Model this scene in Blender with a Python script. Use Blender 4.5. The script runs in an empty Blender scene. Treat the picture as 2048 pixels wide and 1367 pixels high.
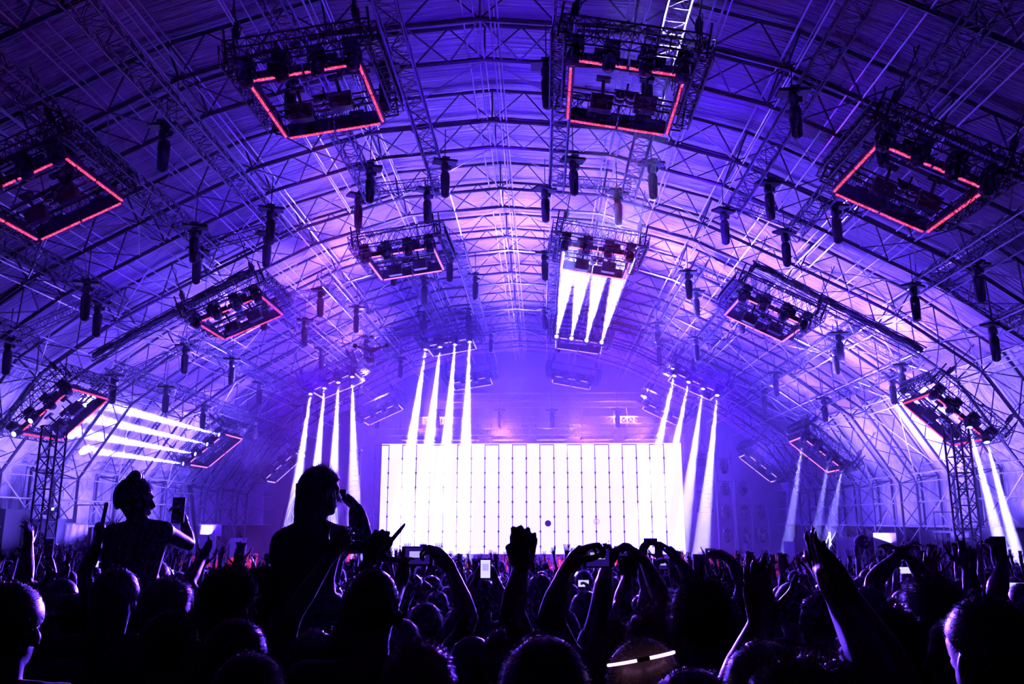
import bpy, bmesh, math, random
from mathutils import Vector, Matrix, noise
import numpy as np
sc = bpy.context.scene
C = sc.collection
R = math.radians
CH = 2.05                      # camera height over the ground at the camera
CX = -1.9                      # centre line of the hall
# ---------------------------------------------------------------- camera, world, haze, big lights, exposure
cam = bpy.data.cameras.new('camera'); cam.sensor_width = 36.0; cam.lens = 1647.0/2048.0*36.0
cam.clip_start = 0.05; cam.clip_end = 400
camo = bpy.data.objects.new('camera', cam); C.objects.link(camo)
camo.location = (0, 0, CH); camo.rotation_euler = (R(90+12.3), 0, R(2.005))
sc.camera = camo
w = bpy.data.worlds.new('world'); sc.world = w; w.use_nodes = True
w.node_tree.nodes['Background'].inputs[0].default_value = (0.02, 0.0, 0.08, 1)
w.node_tree.nodes['Background'].inputs[1].default_value = 0.15
sc.view_settings.view_transform = 'Standard'; sc.view_settings.look = 'None'
sc.view_settings.gamma = 1.0; sc.view_settings.use_curve_mapping = False
sc.view_settings.exposure = 0.0
cy = sc.cycles
cy.max_bounces = 3; cy.diffuse_bounces = 1; cy.glossy_bounces = 1; cy.transmission_bounces = 2
cy.volume_bounces = 0; cy.transparent_max_bounces = 8; cy.caustics_reflective = False; cy.caustics_refractive = False
cy.use_denoising = True; cy.denoiser = 'OPENIMAGEDENOISE'
cy.sample_clamp_indirect = 4.0; cy.use_adaptive_sampling = True; cy.adaptive_threshold = 0.05; cy.light_sampling_threshold = 0.03; cy.adaptive_min_samples = 12
VIO = (0.06, 0.0, 1.0); LAV = (0.085, 0.03, 1.0); HOT = (0.155, 0.092, 1.0); PFILL = 5.4; BEAMC = (0.30, 0.28, 1.0)
def aim(o, tgt): o.rotation_euler = (Vector(tgt)-o.location).to_track_quat('-Z', 'Y').to_euler()
def area(name, loc, tgt, size, power, col, spread=180, sizey=None):
    l = bpy.data.lights.new(name, 'AREA'); l.energy = power; l.color = col; l.size = size; l.spread = R(spread)
    if sizey: l.shape = 'RECTANGLE'; l.size_y = sizey
    o = bpy.data.objects.new(name, l); C.objects.link(o); o.location = loc; aim(o, tgt); return o
def spot(name, loc, tgt, power, col, ang, blend=0.3, rad=0.06):
    l = bpy.data.lights.new(name, 'SPOT'); l.energy = power; l.color = col; l.spot_size = R(ang); l.spot_blend = blend
    l.shadow_soft_size = rad
    o = bpy.data.objects.new(name, l); C.objects.link(o); o.location = loc; aim(o, tgt); return o
def Zc(z): return z+CH
# added fill lights without fixtures, to brighten the roof fabric, shining up and back towards the camera: (x, y, z from the camera, power, colour)
for x, y, z, p, c in ((-12, 63, 8.5, 500, HOT), (-2, 63, 9.5, 700, HOT), (8, 63, 9.0, 600, HOT), (-20, 60, 4, 300, HOT), (15, 60, 4, 500, HOT),
                      (-16, 48, 7.5, 600, HOT), (-12, 55.5, 9.5, 500, HOT), (-1.8, 55.5, 11, 500, HOT), (8.5, 55.5, 9.5, 600, HOT), (-6, 41, 11, 260, HOT), (2.3, 41, 11, 330, HOT), (10, 41.5, 9.6, 380, HOT), (15.5, 42, 7, 420, HOT), (-9.5, 48, 10, 800, HOT), (-1.8, 48, 11, 900, HOT), (6.3, 48, 10, 1000, HOT), (13.5, 48, 7, 1300, HOT), (18.5, 50, 3.5, 700, HOT),
                      (-9.5, 34, 10.5, 30, VIO), (-1.8, 33, 11.5, 80, VIO), (6.3, 33, 10.5, 90, VIO), (-1.8, 26, 11.5, 22, VIO), (14, 38, 7.5, 40, VIO), (-18, 38, 7.5, 25, VIO)):
    k = (x-CX)/12
    area('roof_fill', (x, y, Zc(z)), (x+k*5, y-3.0, Zc(z+7)), 0.8, p*PFILL, c, 105 if c is HOT else 150)
for x, y in ((-23.5, 42), (-23.5, 50), (-23.5, 58), (19.7, 42), (19.7, 50), (19.7, 58)): area('wall_wash', (x, y, Zc(-1)), (x*1.12, y-1, Zc(6)), 1.2, 1700, HOT, 150)
for x in (-9, 7): area('back_fill', (x, 68, Zc(9)), (x*0.6, 80, Zc(9)), 2.0, 11000, LAV, 160)  # added lights without fixtures, to brighten the back wall and its haze
for x, y in ((-15, 46), (-2, 46), (11, 46)): area('haze_fill', (x, y, Zc(6)), (x*0.9, 60, Zc(13)), 1.0, 4200, VIO, 180)  # here and in the next loop: violet lights added to make the haze glow
for x in (-12, 8): area('haze_fill', (x, 44, Zc(7)), (x*0.9, 38, Zc(13)), 1.0, 600, VIO, 180)
for x in (-9, -3, 3, 8): area('crowd_rim_fill', (x, 65.4, Zc(6.9)), (x*0.4, 6, Zc(-0.6)), 0.7, 3200, (0.12, 0.04, 1.0), 24)  # added backlights, no lamps there, to strengthen the rims on the crowd
for x in (-6.2, 2.4): area('red_wash', (x, 22, Zc(10.8)), (x*1.2, 31, Zc(-3)), 1.2, 4000, (1, 0.03, 0.05), 45)
# ---------------------------------------------------------------- helpers
def new_mat(name): m = bpy.data.materials.new(name); m.use_nodes = True; return m, m.node_tree.nodes, m.node_tree.links
def mat(name, col, rough=0.6, metal=0.0, nscale=None, namp=0.25, bump=0.0, emit=None, es=0.0):
    m, n, l = new_mat(name); b = n['Principled BSDF']
    b.inputs['Base Color'].default_value = (*col, 1); b.inputs['Roughness'].default_value = rough; b.inputs['Metallic'].default_value = metal
    if nscale:
        t = n.new('ShaderNodeTexNoise'); t.inputs['Scale'].default_value = nscale; t.inputs['Detail'].default_value = 3
        co = n.new('ShaderNodeTexCoord'); l.new(co.outputs['Object'], t.inputs['Vector'])
        mr = n.new('ShaderNodeMapRange'); mr.inputs['To Min'].default_value = 1-namp; mr.inputs['To Max'].default_value = 1+namp
        l.new(t.outputs['Fac'], mr.inputs['Value'])
        mx = n.new('ShaderNodeVectorMath'); mx.operation = 'SCALE'; mx.inputs[0].default_value = col
        l.new(mr.outputs[0], mx.inputs['Scale']); l.new(mx.outputs[0], b.inputs['Base Color'])
        if bump:
            bp = n.new('ShaderNodeBump'); bp.inputs['Strength'].default_value = bump; bp.inputs['Distance'].default_value = 0.02
            l.new(t.outputs['Fac'], bp.inputs['Height']); l.new(bp.outputs[0], b.inputs['Normal'])
    if emit:
        b.inputs['Emission Color'].default_value = (*emit, 1); b.inputs['Emission Strength'].default_value = es
    return m
class MB:
    def __init__(s): s.v = []; s.f = []
    def add(s, vs, fs):
        o = len(s.v); s.v += [tuple(v) for v in vs]; s.f += [tuple(i+o for i in f) for f in fs]
    def tube(s, p, q, r, n=6, r2=None, caps=True):
        p = Vector(p); q = Vector(q); d = q-p
        if d.length < 1e-6: return
        d.normalize(); u = d.orthogonal().normalized(); w_ = d.cross(u); r2 = r if r2 is None else r2
        vs = []
        for c, rr in ((p, r), (q, r2)):
            for i in range(n):
                a = 2*math.pi*i/n; vs.append(c+u*(rr*math.cos(a))+w_*(rr*math.sin(a)))
        fs = [(i, (i+1) % n, n+(i+1) % n, n+i) for i in range(n)]
        if caps: fs += [tuple(range(n-1, -1, -1)), tuple(range(n, 2*n))]
        s.add(vs, fs)
    def path(s, pts, r, n=6):
        pts = [Vector(p) for p in pts]
        vs = []; m_ = len(pts); up = None
        for k, p in enumerate(pts):
            d = (pts[min(k+1, m_-1)]-pts[max(k-1, 0)]).normalized()
            if up is None: up = d.orthogonal().normalized()
            up = (up-d*up.dot(d)).normalized(); w_ = d.cross(up)
            rr = r[k] if hasattr(r, '__len__') else r
            for i in range(n):
                a = 2*math.pi*i/n; vs.append(p+up*(rr*math.cos(a))+w_*(rr*math.sin(a)))
        fs = [(k*n+i, k*n+(i+1) % n, (k+1)*n+(i+1) % n, (k+1)*n+i) for k in range(m_-1) for i in range(n)]
        fs += [tuple(range(n-1, -1, -1)), tuple(range((m_-1)*n, m_*n))]
        s.add(vs, fs)
    def box(s, c, sz, M=None):
        x, y, z = sz[0]/2, sz[1]/2, sz[2]/2
        vs = [Vector((a*x, b*y, e*z)) for a in (-1, 1) for b in (-1, 1) for e in (-1, 1)]
        if M is not None: vs = [M @ v for v in vs]
        c = Vector(c)
        s.add([v+c for v in vs], [(0, 1, 3, 2), (4, 6, 7, 5), (0, 4, 5, 1), (2, 3, 7, 6), (0, 2, 6, 4), (1, 5, 7, 3)])
    def ell(s, c, r, nu=12, nv=8, M=None):
        c = Vector(c); vs = []; r = (r, r, r) if not hasattr(r, '__len__') else r
        for j in range(1, nv):
            t = math.pi*j/nv
            for i in range(nu):
                a = 2*math.pi*i/nu
                vs.append(Vector((r[0]*math.sin(t)*math.cos(a), r[1]*math.sin(t)*math.sin(a), r[2]*math.cos(t))))
        vs += [Vector((0, 0, r[2])), Vector((0, 0, -r[2]))]
        if M is not None: vs = [M @ v for v in vs]
        T = len(vs)-2; B_ = T+1
        fs = [(j*nu+i, (j+1)*nu+i, (j+1)*nu+(i+1) % nu, j*nu+(i+1) % nu) for j in range(nv-2) for i in range(nu)]
        fs += [(T, i, (i+1) % nu) for i in range(nu)] + [(B_, (nv-2)*nu+(i+1) % nu, (nv-2)*nu+i) for i in range(nu)]
        s.add([v+c for v in vs], fs)
    def mesh(s, name, m=None, smooth=False):
        me = bpy.data.meshes.new(name); me.from_pydata(s.v, [], s.f)
        if m: me.materials.append(m)
        if smooth: me.polygons.foreach_set('use_smooth', [True]*len(me.polygons))
        me.update(); return me
    def build(s, name, m=None, parent=None, smooth=False): return obj(name, s.mesh(name, m, smooth), parent)
def obj(name, me, parent=None, loc=None):
    o = bpy.data.objects.new(name, me); C.objects.link(o)
    if parent is not None: o.parent = parent
    if loc is not None: o.location = loc
    return o
def tag(o, label, cat, group=None, kind=None):
    if label: o['label'] = label
    if cat: o['category'] = cat
    if group: o['group'] = group
    if kind: o['kind'] = kind
    return o
def empty(name, loc=(0, 0, 0), rot=(0, 0, 0)):
    o = bpy.data.objects.new(name, None); o.empty_display_size = 0.2; C.objects.link(o); o.location = loc; o.rotation_euler = rot; return o
def kids(o): return [c for c in KIDS.get(o.name, [])]
KIDS = {}
def part(name, me, parent):
    o = obj(name, me, parent); KIDS.setdefault(parent.name, []).append(o); return o
def copy_tree(o, parent=None):
    c = o.copy(); C.objects.link(c)
    if parent is not None: c.parent = parent
    KIDS[c.name] = []
    for ch in KIDS.get(o.name, []):
        KIDS[c.name].append(copy_tree(ch, c))
    return c
def lattice(mb, p, q, up, w_, h, bay, rl, n=4):
    """zigzag lacing on the four faces of a box truss from p to q"""
    p = Vector(p); q = Vector(q); d = (q-p); L = d.length; d.normalize(); up = Vector(up); up = (up-d*up.dot(d)).normalized(); s = d.cross(up)
    k = max(1, round(L/bay)); cs = [s*(a*w_/2)+up*(b*h/2) for a, b in ((-1, -1), (1, -1), (1, 1), (-1, 1))]
    for fi in range(4):
        a, b = cs[fi], cs[(fi+1) % 4]
        for i in range(k):
            P0 = p+d*(L*i/k); P1 = p+d*(L*(i+1)/k)
            if i % 2 == 0: mb.tube(P0+a, P1+b, rl, n, caps=False)
            else: mb.tube(P0+b, P1+a, rl, n, caps=False)
            mb.tube(P0+a, P0+b, rl, n, caps=False)
    for fi in range(4): mb.tube(q+cs[fi], q+cs[(fi+1) % 4], rl, n, caps=False)
    return cs
# ---------------------------------------------------------------- materials
def fabric_mat(name, c0, c1, rough=0.55, vscale=(0.25, 3.0, 0.25), bump=0.6, dist=0.12, sheen=0.0):
    m, n, l = new_mat(name); b = n['Principled BSDF']; b.inputs['Roughness'].default_value = rough
    co = n.new('ShaderNodeTexCoord'); mp = n.new('ShaderNodeMapping'); mp.inputs['Scale'].default_value = vscale
    l.new(co.outputs['Object'], mp.inputs['Vector'])
    t = n.new('ShaderNodeTexNoise'); t.inputs['Scale'].default_value = 1.0; t.inputs['Detail'].default_value = 4; t.inputs['Roughness'].default_value = 0.6
    l.new(mp.outputs[0], t.inputs['Vector'])
    t2 = n.new('ShaderNodeTexNoise'); t2.inputs['Scale'].default_value = 0.35; t2.inputs['Detail'].default_value = 2
    l.new(co.outputs['Object'], t2.inputs['Vector'])
    cr = n.new('ShaderNodeValToRGB'); cr.color_ramp.elements[0].position = 0.3; cr.color_ramp.elements[1].position = 0.7
    cr.color_ramp.elements[0].color = (*c0, 1); cr.color_ramp.elements[1].color = (*c1, 1)
    l.new(t2.outputs['Fac'], cr.inputs[0]); l.new(cr.outputs[0], b.inputs['Base Color'])
    bp = n.new('ShaderNodeBump'); bp.inputs['Strength'].default_value = bump; bp.inputs['Distance'].default_value = dist
    l.new(t.outputs['Fac'], bp.inputs['Height']); l.new(bp.outputs[0], b.inputs['Normal'])
    return m
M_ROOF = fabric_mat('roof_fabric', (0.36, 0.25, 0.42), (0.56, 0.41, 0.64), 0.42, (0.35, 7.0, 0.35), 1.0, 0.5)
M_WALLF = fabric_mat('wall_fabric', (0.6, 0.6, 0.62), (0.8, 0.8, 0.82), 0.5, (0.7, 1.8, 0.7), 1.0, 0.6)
M_STEEL = mat('galvanised_steel', (0.07, 0.07, 0.08), 0.4, 0.4, 2.0, 0.15)
M_PURL = mat('bright_zinc_tube', (0.75, 0.75, 0.8), 0.35, 0.6, 2.0, 0.15)
M_ALU = mat('aluminium_truss', (0.5, 0.5, 0.55), 0.35, 0.8, 3.0, 0.15)
M_BLACK = mat('black_powder_coat', (0.015, 0.015, 0.018), 0.5, 0.1, 4.0, 0.2)
M_DARK = mat('dark_metal', (0.05, 0.05, 0.06), 0.4, 0.4, 4.0, 0.2)
M_GROUND = mat('trampled_ground', (0.05, 0.045, 0.05), 0.9, 0, 1.5, 0.4, 0.4)
# ---------------------------------------------------------------- the hall
def gz(y):                      # the ground falls gently towards the stage
    return 0.0 if y < 2 else -0.043*(y-2) if y < 62 else -0.043*60
INNER = [(0, 16.05), (5.0, 15.6), (9.8, 14.1), (14.3, 11.8), (18.6, 9.45), (22.2, 6.75), (24.9, 2.4)]
def offset_profile(pr, o):
    out = []
    for i, (x, z) in enumerate(pr):
        a = Vector(pr[max(i-1, 0)]) if i else Vector((-pr[1][0], pr[1][1])); b = Vector(pr[i+1]) if i < len(pr)-1 else Vector((x, z-5))
        d1 = (Vector((x, z))-a).normalized(); d2 = (b-Vector((x, z))).normalized()
        n1 = Vector((-d1.y, d1.x)); n2 = Vector((-d2.y, d2.x)); nn = (n1+n2).normalized(); k = o/max(0.3, nn.dot(n1))
        out.append((x+nn.x*k, z+nn.y*k))
    return out
OUTER = offset_profile(INNER, 1.35); SKIN = offset_profile(INNER, 1.55)
BASEZ = -5.6
def full(pr, base=True):
    r_ = [(CX+x, z) for x, z in pr]; l_ = [(CX-x, z) for x, z in pr[1:]][::-1]
    if base: r_ = r_+[(r_[-1][0], BASEZ)]; l_ = [(l_[0][0], BASEZ)]+l_
    return l_+r_
Y0, Y1 = 9.0, 84.0
FR0, FRS, FRW = 24.0, 7.0, 2.4      # first near chord, spacing, width of a twin arch
def skin(name, pts, y0, y1, m, ny, sag, kind='structure', nseg=6):
    mb = MB(); vs = []; P = []
    for k in range(len(pts)-1):
        for i in range(nseg): t = i/nseg; P.append((pts[k][0]*(1-t)+pts[k+1][0]*t, pts[k][1]*(1-t)+pts[k+1][1]*t))
    P.append(pts[-1]); n = len(P)
    for j in range(ny+1):
        y = y0+(y1-y0)*j/ny; ph = ((y-FR0) % FRS)
        if ph < FRW: s = 0.35*math.sin(math.pi*ph/FRW)
        else: s = math.sin(math.pi*(ph-FRW)/(FRS-FRW))
        for i, (x, z) in enumerate(P):
            a = P[max(i-1, 0)]; b = P[min(i+1, n-1)]; d = Vector((b[0]-a[0], b[1]-a[1])).normalized()
            q = noise.noise(Vector((x*0.35, y*1.7, z*0.35)))*0.10+noise.noise(Vector((x*0.9, y*0.8, z*0.9)))*0.06
            o = -sag*s+q*min(1, s*1.6+0.15)*sag*5; nn = Vector((-d.y, d.x))
            if nn.dot(Vector((x-CX, z))) < 0: nn = -nn
            vs.append((x+nn.x*o, y, z+nn.y*o+CH))
    fs = [(j*n+i, (j+1)*n+i, (j+1)*n+i+1, j*n+i+1) for j in range(ny) for i in range(n-1)]
    mb.add(vs, fs); o = mb.build(name, m, None, True); tag(o, None, None, None, kind); return o
SK = full(SKIN, False)
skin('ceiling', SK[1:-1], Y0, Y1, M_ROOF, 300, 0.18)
wl = [(CX-SKIN[6][0], -0.35), (CX-SKIN[6][0], SKIN[6][1]), (CX-SKIN[5][0]-0.12, SKIN[5][1]-0.05)]
wr = [(2*CX-x, z) for x, z in wl]
skin('wall_left', wl, Y0, Y1, M_WALLF, 300, 0.35, nseg=12)
skin('wall_right', wr, Y0, Y1, M_WALLF, 300, 0.35, nseg=12)
mb = MB(); pts = full(OUTER); mb.add([(x, Y1, z+CH) for x, z in pts], [tuple(range(len(pts)))])
M_BACK = mat('back_drape', (0.10, 0.10, 0.12), 0.8, 0, 1.2, 0.3, 0.3)
tag(mb.build('wall_back', M_BACK), None, None, None, 'structure')
mb = MB(); ys = [-8, 2]+[2+i*4 for i in range(1, 16)]+[86]
vs = []
for y in ys:
    for x in (-34, 30): vs.append((x, y, gz(y)))
mb.add(vs, [(2*i, 2*i+1, 2*i+3, 2*i+2) for i in range(len(ys)-1)])
tag(mb.build('floor', M_GROUND), None, None, None, 'structure')
# twin arches of box truss
def seglist(pr): return [(Vector((a[0], 0, a[1]+CH)), Vector((b[0], 0, b[1]+CH))) for a, b in zip(pr[:-1], pr[1:])]
fi, fo = full(INNER), full(OUTER)
arch_parts = []
for pr in (fi, fo):
    for y in (0, FRW):
        mb = MB(); mb.path([(x, y, z+CH) for x, z in pr], 0.085 if pr is fi else 0.075, 6); arch_parts.append(('chord', mb.mesh('chord', M_STEEL)))
mb = MB()
for k in range(len(fi)-1):
    a, b = Vector(fi[k]), Vector(fi[k+1]); A, B = Vector(fo[k]), Vector(fo[k+1]); L = (b-a).length; nb = max(2, round(L/1.25/2)*2)
    v3 = lambda v, y: Vector((v.x, y, v.y+CH))
    for y in (0, FRW):
        for i in range(nb):
            t0, t1 = i/nb, (i+1)/nb
            p, q = (a.lerp(b, t0), A.lerp(B, t1)) if i % 2 == 0 else (A.lerp(B, t0), a.lerp(b, t1))
            mb.tube(v3(p, y), v3(q, y), 0.032, 4, caps=False)
        mb.tube(v3(a, y), v3(A, y), 0.045, 4, caps=False)
    for (u, w_) in ((a, b), (A, B)):
        for i in range(nb if u is a else 0):
            t0, t1 = i/nb, (i+1)/nb
            if i % 2 == 0: mb.tube(v3(u.lerp(w_, t0), 0), v3(u.lerp(w_, t1), FRW), 0.03, 4, caps=False)
            else: mb.tube(v3(u.lerp(w_, t0), FRW), v3(u.lerp(w_, t1), 0), 0.03, 4, caps=False)
        mb.tube(v3(u, 0), v3(u, FRW), 0.05, 4, caps=False)
arch_parts.append(('lacing', mb.mesh('lacing', M_STEEL)))
ORD = ['first', 'second', 'third', 'fourth', 'fifth', 'sixth', 'seventh', 'eighth', 'ninth', 'tenth', 'eleventh']
NA = 9; arch0 = None
for i in range(-1, NA-1):
    y = FR0+FRS*i; n_ = NA-2-i
    if arch0 is None:
        arch0 = empty('roof_arch', (0, y, 0))
        for nm, me in arch_parts: part(nm, me, arch0)
        a = arch0
    else: a = copy_tree(arch0); a.location = (0, y, 0)
    tag(a, f'twin box truss arch spanning the hall, {ORD[n_]} one counted from the stage end', 'arch', 'arches of the hall roof')
# purlins along the hall
def along(t):   # t in segments from the ridge, signed
    s = 1 if t >= 0 else -1; t = abs(t); k = min(int(t), 5); f = t-k; a, b = INNER[k], INNER[k+1]
    x = a[0]*(1-f)+b[0]*f; z = a[1]*(1-f)+b[1]*f; d = Vector((b[0]-a[0], b[1]-a[1])).normalized()
    return CX+s*x, z, Vector((s*d.x, d.y)), Vector((s*-d.y, d.x)) if False else Vector((s*(-d.y), d.x))
POSN = {0: 'at the ridge', 1: 'at the first bend below the ridge', 2: 'at the second bend below the ridge', 3: 'at the third bend below the ridge', 4: 'at the fourth bend below the ridge', 5: 'at the eaves bend', 5.95: 'at the wall knee'}
POSH = {0.5: 'just beside the ridge', 1.5: 'between first and second roof bend', 2.5: 'between second and third roof bend', 3.5: 'between third and fourth roof bend', 4.5: 'between fourth bend and eaves'}
for s in (-1, 1):
    for t in (0, 0.5, 1, 1.5, 2, 2.5, 3, 3.5, 4, 4.5, 5, 5.95):
        if t == 0 and s < 0: continue
        x, z, d, nrm = along(s*t); mb = MB(); half = (t*2) % 2 == 1
        offs = ((0, 0.03),) if False else ((-0.28, 0.03), (0.28, 0.03))
        if t == 0: offs = ((-0.55, 0.03), (-0.2, 0.03), (0.35, 0.03), (0.6, .03))
        if half: offs = ((0.0, 0.03),)
        for o_, r_ in offs: mb.tube((x+d.x*o_, 12, z+d.y*o_+CH), (x+d.x*o_, 82.5, z+d.y*o_+CH), 0.035, 5)
        if not half or t in (1.5, 2.5, 3.5):
            xo, zo = x+nrm.x*1.3, z+nrm.y*1.3
            for o_ in (-0.25, 0.25): mb.tube((xo+d.x*o_, 12, zo+d.y*o_+CH), (xo+d.x*o_, 82.5, zo+d.y*o_+CH), 0.03, 5)
        side = 'left' if s < 0 else 'right'
        pn = POSN[t] if t in POSN else POSH[t]
        o = mb.build('purlin', M_PURL); tag(o, f'long steel purlin tubes {pn}' + ('' if t == 0 else f', {side} side of the hall'), 'purlin', 'purlins of the hall roof')
# rails and cross braces on the side walls
for s, side in ((-1, 'left'), (1, 'right')):
    xi, xo = CX+s*24.9, CX+s*26.2
    for z, nm in ((1.2, 'middle'), (-0.25, 'lowest')):
        mb = MB()
        for x_ in (xi, xo): mb.tube((x_, 12, Zc(z)), (x_, 82.5, Zc(z)), 0.035, 5)
        tag(mb.build('wall_rail', M_PURL), f'{nm} pair of long steel rails along the {side} wall', 'rail', 'rails on the side walls')
    for i in range(1, 8):
        y0, y1 = FR0+FRS*(i-1)+FRW, FR0+FRS*i; mb = MB()
        zs = [(xi, 2.4), (xi, -0.9), (xi, -4.2)]
        for (xa, za), (xb, zb) in zip(zs[:-1], zs[1:]): mb.tube((xa, y0, Zc(za)), (xb, y1, Zc(zb)), 0.03, 5); mb.tube((xa, y1, Zc(za)), (xb, y0, Zc(zb)), 0.03, 5)
        for k in (3, 4, 5):
            a, b = INNER[k], INNER[k+1]; mb.tube((CX+s*a[0], y0, Zc(a[1])), (CX+s*b[0], y1, Zc(b[1])), 0.025, 5); mb.tube((CX+s*a[0], y1, Zc(a[1])), (CX+s*b[0], y0, Zc(b[1])), 0.025, 5)
        for k in (0, 1, 2):
            a, b = INNER[k], INNER[k+1]; mb.tube((CX+s*a[0], y0, Zc(a[1])), (CX+s*b[0], y1, Zc(b[1])), 0.022, 5)
        tag(mb.build('cross_brace', M_PURL), f'thin steel cross braces in the {side} half of the {ORD[7-i]} bay from the stage', 'brace', 'cross braces between the arches')
# ---------------------------------------------------------------- screen
m, n, l = new_mat('led_screen_light'); n.remove(n['Principled BSDF']); e = n.new('ShaderNodeEmission'); e.inputs[0].default_value = (0.13, 0.086, 1, 1); e.inputs[1].default_value = 12.0
l.new(e.outputs[0], n['Material Output'].inputs[0]); M_SCREEN = m
SX0, SX1, SZ0, SZ1, SY = -13.5, 11.75, -2.6, 6.46, 70.0
t = empty('led_screen', (0, SY, 0)); tag(t, 'huge blazing white LED screen at the back of the stage', 'screen')
mb = MB(); mb.add([(SX0, -0.16, SZ0+CH), (SX1, -0.16, SZ0+CH), (SX1, -0.16, SZ1+CH), (SX0, -0.16, SZ1+CH)], [(0, 1, 2, 3)]); part('display', mb.mesh('display', M_SCREEN), t)
mb = MB(); mb.box(((SX0+SX1)/2, 0.02, (SZ0+SZ1)/2+CH), (SX1-SX0+0.1, 0.3, SZ1-SZ0+0.1)); part('cabinet_frame', mb.mesh('cabinet_frame', M_BLACK), t)
# pixel rays: real distances for things measured in the photograph
PT = R(12.3); YW = R(2.005); FPX = 1647.0
_f = Vector((-math.sin(YW)*math.cos(PT), math.cos(YW)*math.cos(PT), math.sin(PT))); _r = Vector((math.cos(YW), math.sin(YW), 0)); _u = _r.cross(_f)
def at(px, py, d):
    v = _f+_r*((px-1024)/FPX)+_u*((683.5-py)/FPX); v = v*(d/v.y); return Vector((v.x, v.y, v.z+CH))
# ---------------------------------------------------------------- stage
M_DECK = mat('stage_deck', (0.02, 0.02, 0.022), 0.6, 0, 2.0, 0.2)
t = empty('stage', (-0.9, 67, gz(62))); tag(t, 'low black stage deck running under the big white screen', 'stage')
mb = MB(); mb.box((0, 0, 1.15), (36, 8, 0.1)); part('deck', mb.mesh('deck', M_DECK), t)
mb = MB(); mb.box((0, -3.9, 0.55), (36, 0.06, 1.1)); mb.box((0, 3.9, 0.55), (36, 0.06, 1.1)); part('skirt', mb.mesh('skirt', M_BLACK), t)
for k in range(11):     # pole pairs hanging in front of the screen
    xa, xb = at(751+54.8*k, 889, 68.6).x, at(751+54.8*k+27.4, 889, 68.6).x; zt = at(1000, 889, 68.6).z
    t = empty('portal_frame', ((xa+xb)/2, 68.6, zt)); tag(t, f'slim metal pole pair joined at the top before the white screen, {ORD[k]} from the left' if k < 6 else f'slim metal pole pair joined at the top before the white screen, {ORD[10-k]} from the right', 'pole frame', 'pole pairs in front of the screen')
    if k == 0:
        h = (xb-xa)/2; H = zt-(gz(62)+1.2)
        mb = MB(); mb.tube((0, 0, 0.05), (0, 0, -H), 0.036, 6); me_pole = mb.mesh('pole', M_DARK)
        mb = MB(); mb.tube((-h, 0, 0), (h, 0, 0), 0.045, 6); me_bar = mb.mesh('crossbar', M_DARK)
        mb = MB()
        for i in range(8): mb.ell((0, 0, -1.18*(i+0.95)), (0.085, 0.085, 0.11), 8, 6)
        me_cl = mb.mesh('coupler', M_DARK)
    for sx in (-h, h):
        o = part('pole', me_pole, t); o.location.x = sx; c = part('coupler', me_cl, o)
    part('crossbar', me_bar, t)
def box_truss(name, p, q, w_, h, label, cat='truss', group=None, m=None, bay=None, up=(0, 0, 1), rc=0.028, rl=0.013):
    p = Vector(p); q = Vector(q); m = m or M_RIG; t = empty(name, p); tag(t, label, cat, group); q = q-p; mb = MB()
    cs = lattice(mb, (0, 0, 0), q, up, w_, h, bay or w_, rl); part('lacing', mb.mesh('lacing', m), t)
    for c in cs:
        mb = MB(); mb.tube(c, q+c, rc, 6); part('chord', mb.mesh('chord', m), t)
    return t
M_RIG = mat('rig_truss_metal', (0.16, 0.16, 0.18), 0.35, 0.8, 3.0, 0.2)
for nm, y, z, x0, x1, lb in (('stage_truss', 66, 7.05, 738, 1372, 'long horizontal truss right above the white screen'), ('stage_truss', 69, 8.3, 742, 1362, 'second horizontal truss just behind and above the one over the screen'),
                         ('stage_truss', 76, 10.6, 800, 1390, 'hazy back truss high above the stage, lower one'), ('stage_truss', 80, 12.0, 820, 1350, 'hazy back truss high above the stage, upper one')):
    a, b = at(x0, 870, y), at(x1, 870, y); box_truss(nm, (a.x, y, Zc(z)), (b.x, y, Zc(z)), 0.55, 0.55, lb, 'truss', 'trusses over the stage')
# ---------------------------------------------------------------- chain hoists
M_BAG = mat('black_canvas', (0.012, 0.012, 0.014), 0.8, 0, 12, 0.3, 0.3)
def make_hoist(chain):
    t = empty('chain_hoist')
    mb = MB(); mb.box((0, 0, 0.18), (0.95, 0.5, 0.1)); mb.box((0, 0, 0.26), (0.3, 0.62, 0.06)); part('bracket', mb.mesh('bracket', M_BLACK), t)
    mb = MB(); mb.path([(0, 0, 0.12), (0, 0, 0.02), (0, 0, -0.15), (0, 0, -0.3)], [0.13, 0.17, 0.17, 0.1], 10); mb.box((0.16, 0, -0.06), (0.2, 0.16, 0.16)); part('motor', mb.mesh('motor', M_DARK, True), t)
    mb = MB(); mb.path([(0.02, 0, -0.28), (0.02, 0, -0.4), (0.03, 0, -0.9), (0.04, 0, -1.25), (0.04, 0, -1.32)], [0.15, 0.19, 0.18, 0.16, 0.08], 12); part('chain_bag', mb.mesh('chain_bag', M_BAG, True), t)
    mb = MB(); mb.tube((0, 0, 0.25), (0, 0, 0.28+chain), 0.02, 5); mb.tube((-0.06, 0, -0.3), (-0.06, 0, 0.3), 0.012, 4); part('chain', mb.mesh('chain', M_DARK), t)
    return t
HOIST = make_hoist(1.3); first_hoist = [HOIST]
def hoist(loc, label, rz=0):
    o = first_hoist.pop() if first_hoist else copy_tree(HOIST)
    o.location = loc; o.rotation_euler = (0, 0, rz); tag(o, label, 'chain hoist', 'chain hoists with hanging bags'); return o
for i, px in enumerate((753, 874, 1000, 1104, 1235, 1330)):
    a = at(px, 850, 66); hoist((a.x, 66, Zc(8.6)), f'black chain hoist over the stage truss, {ORD[i]} from the left')
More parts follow.
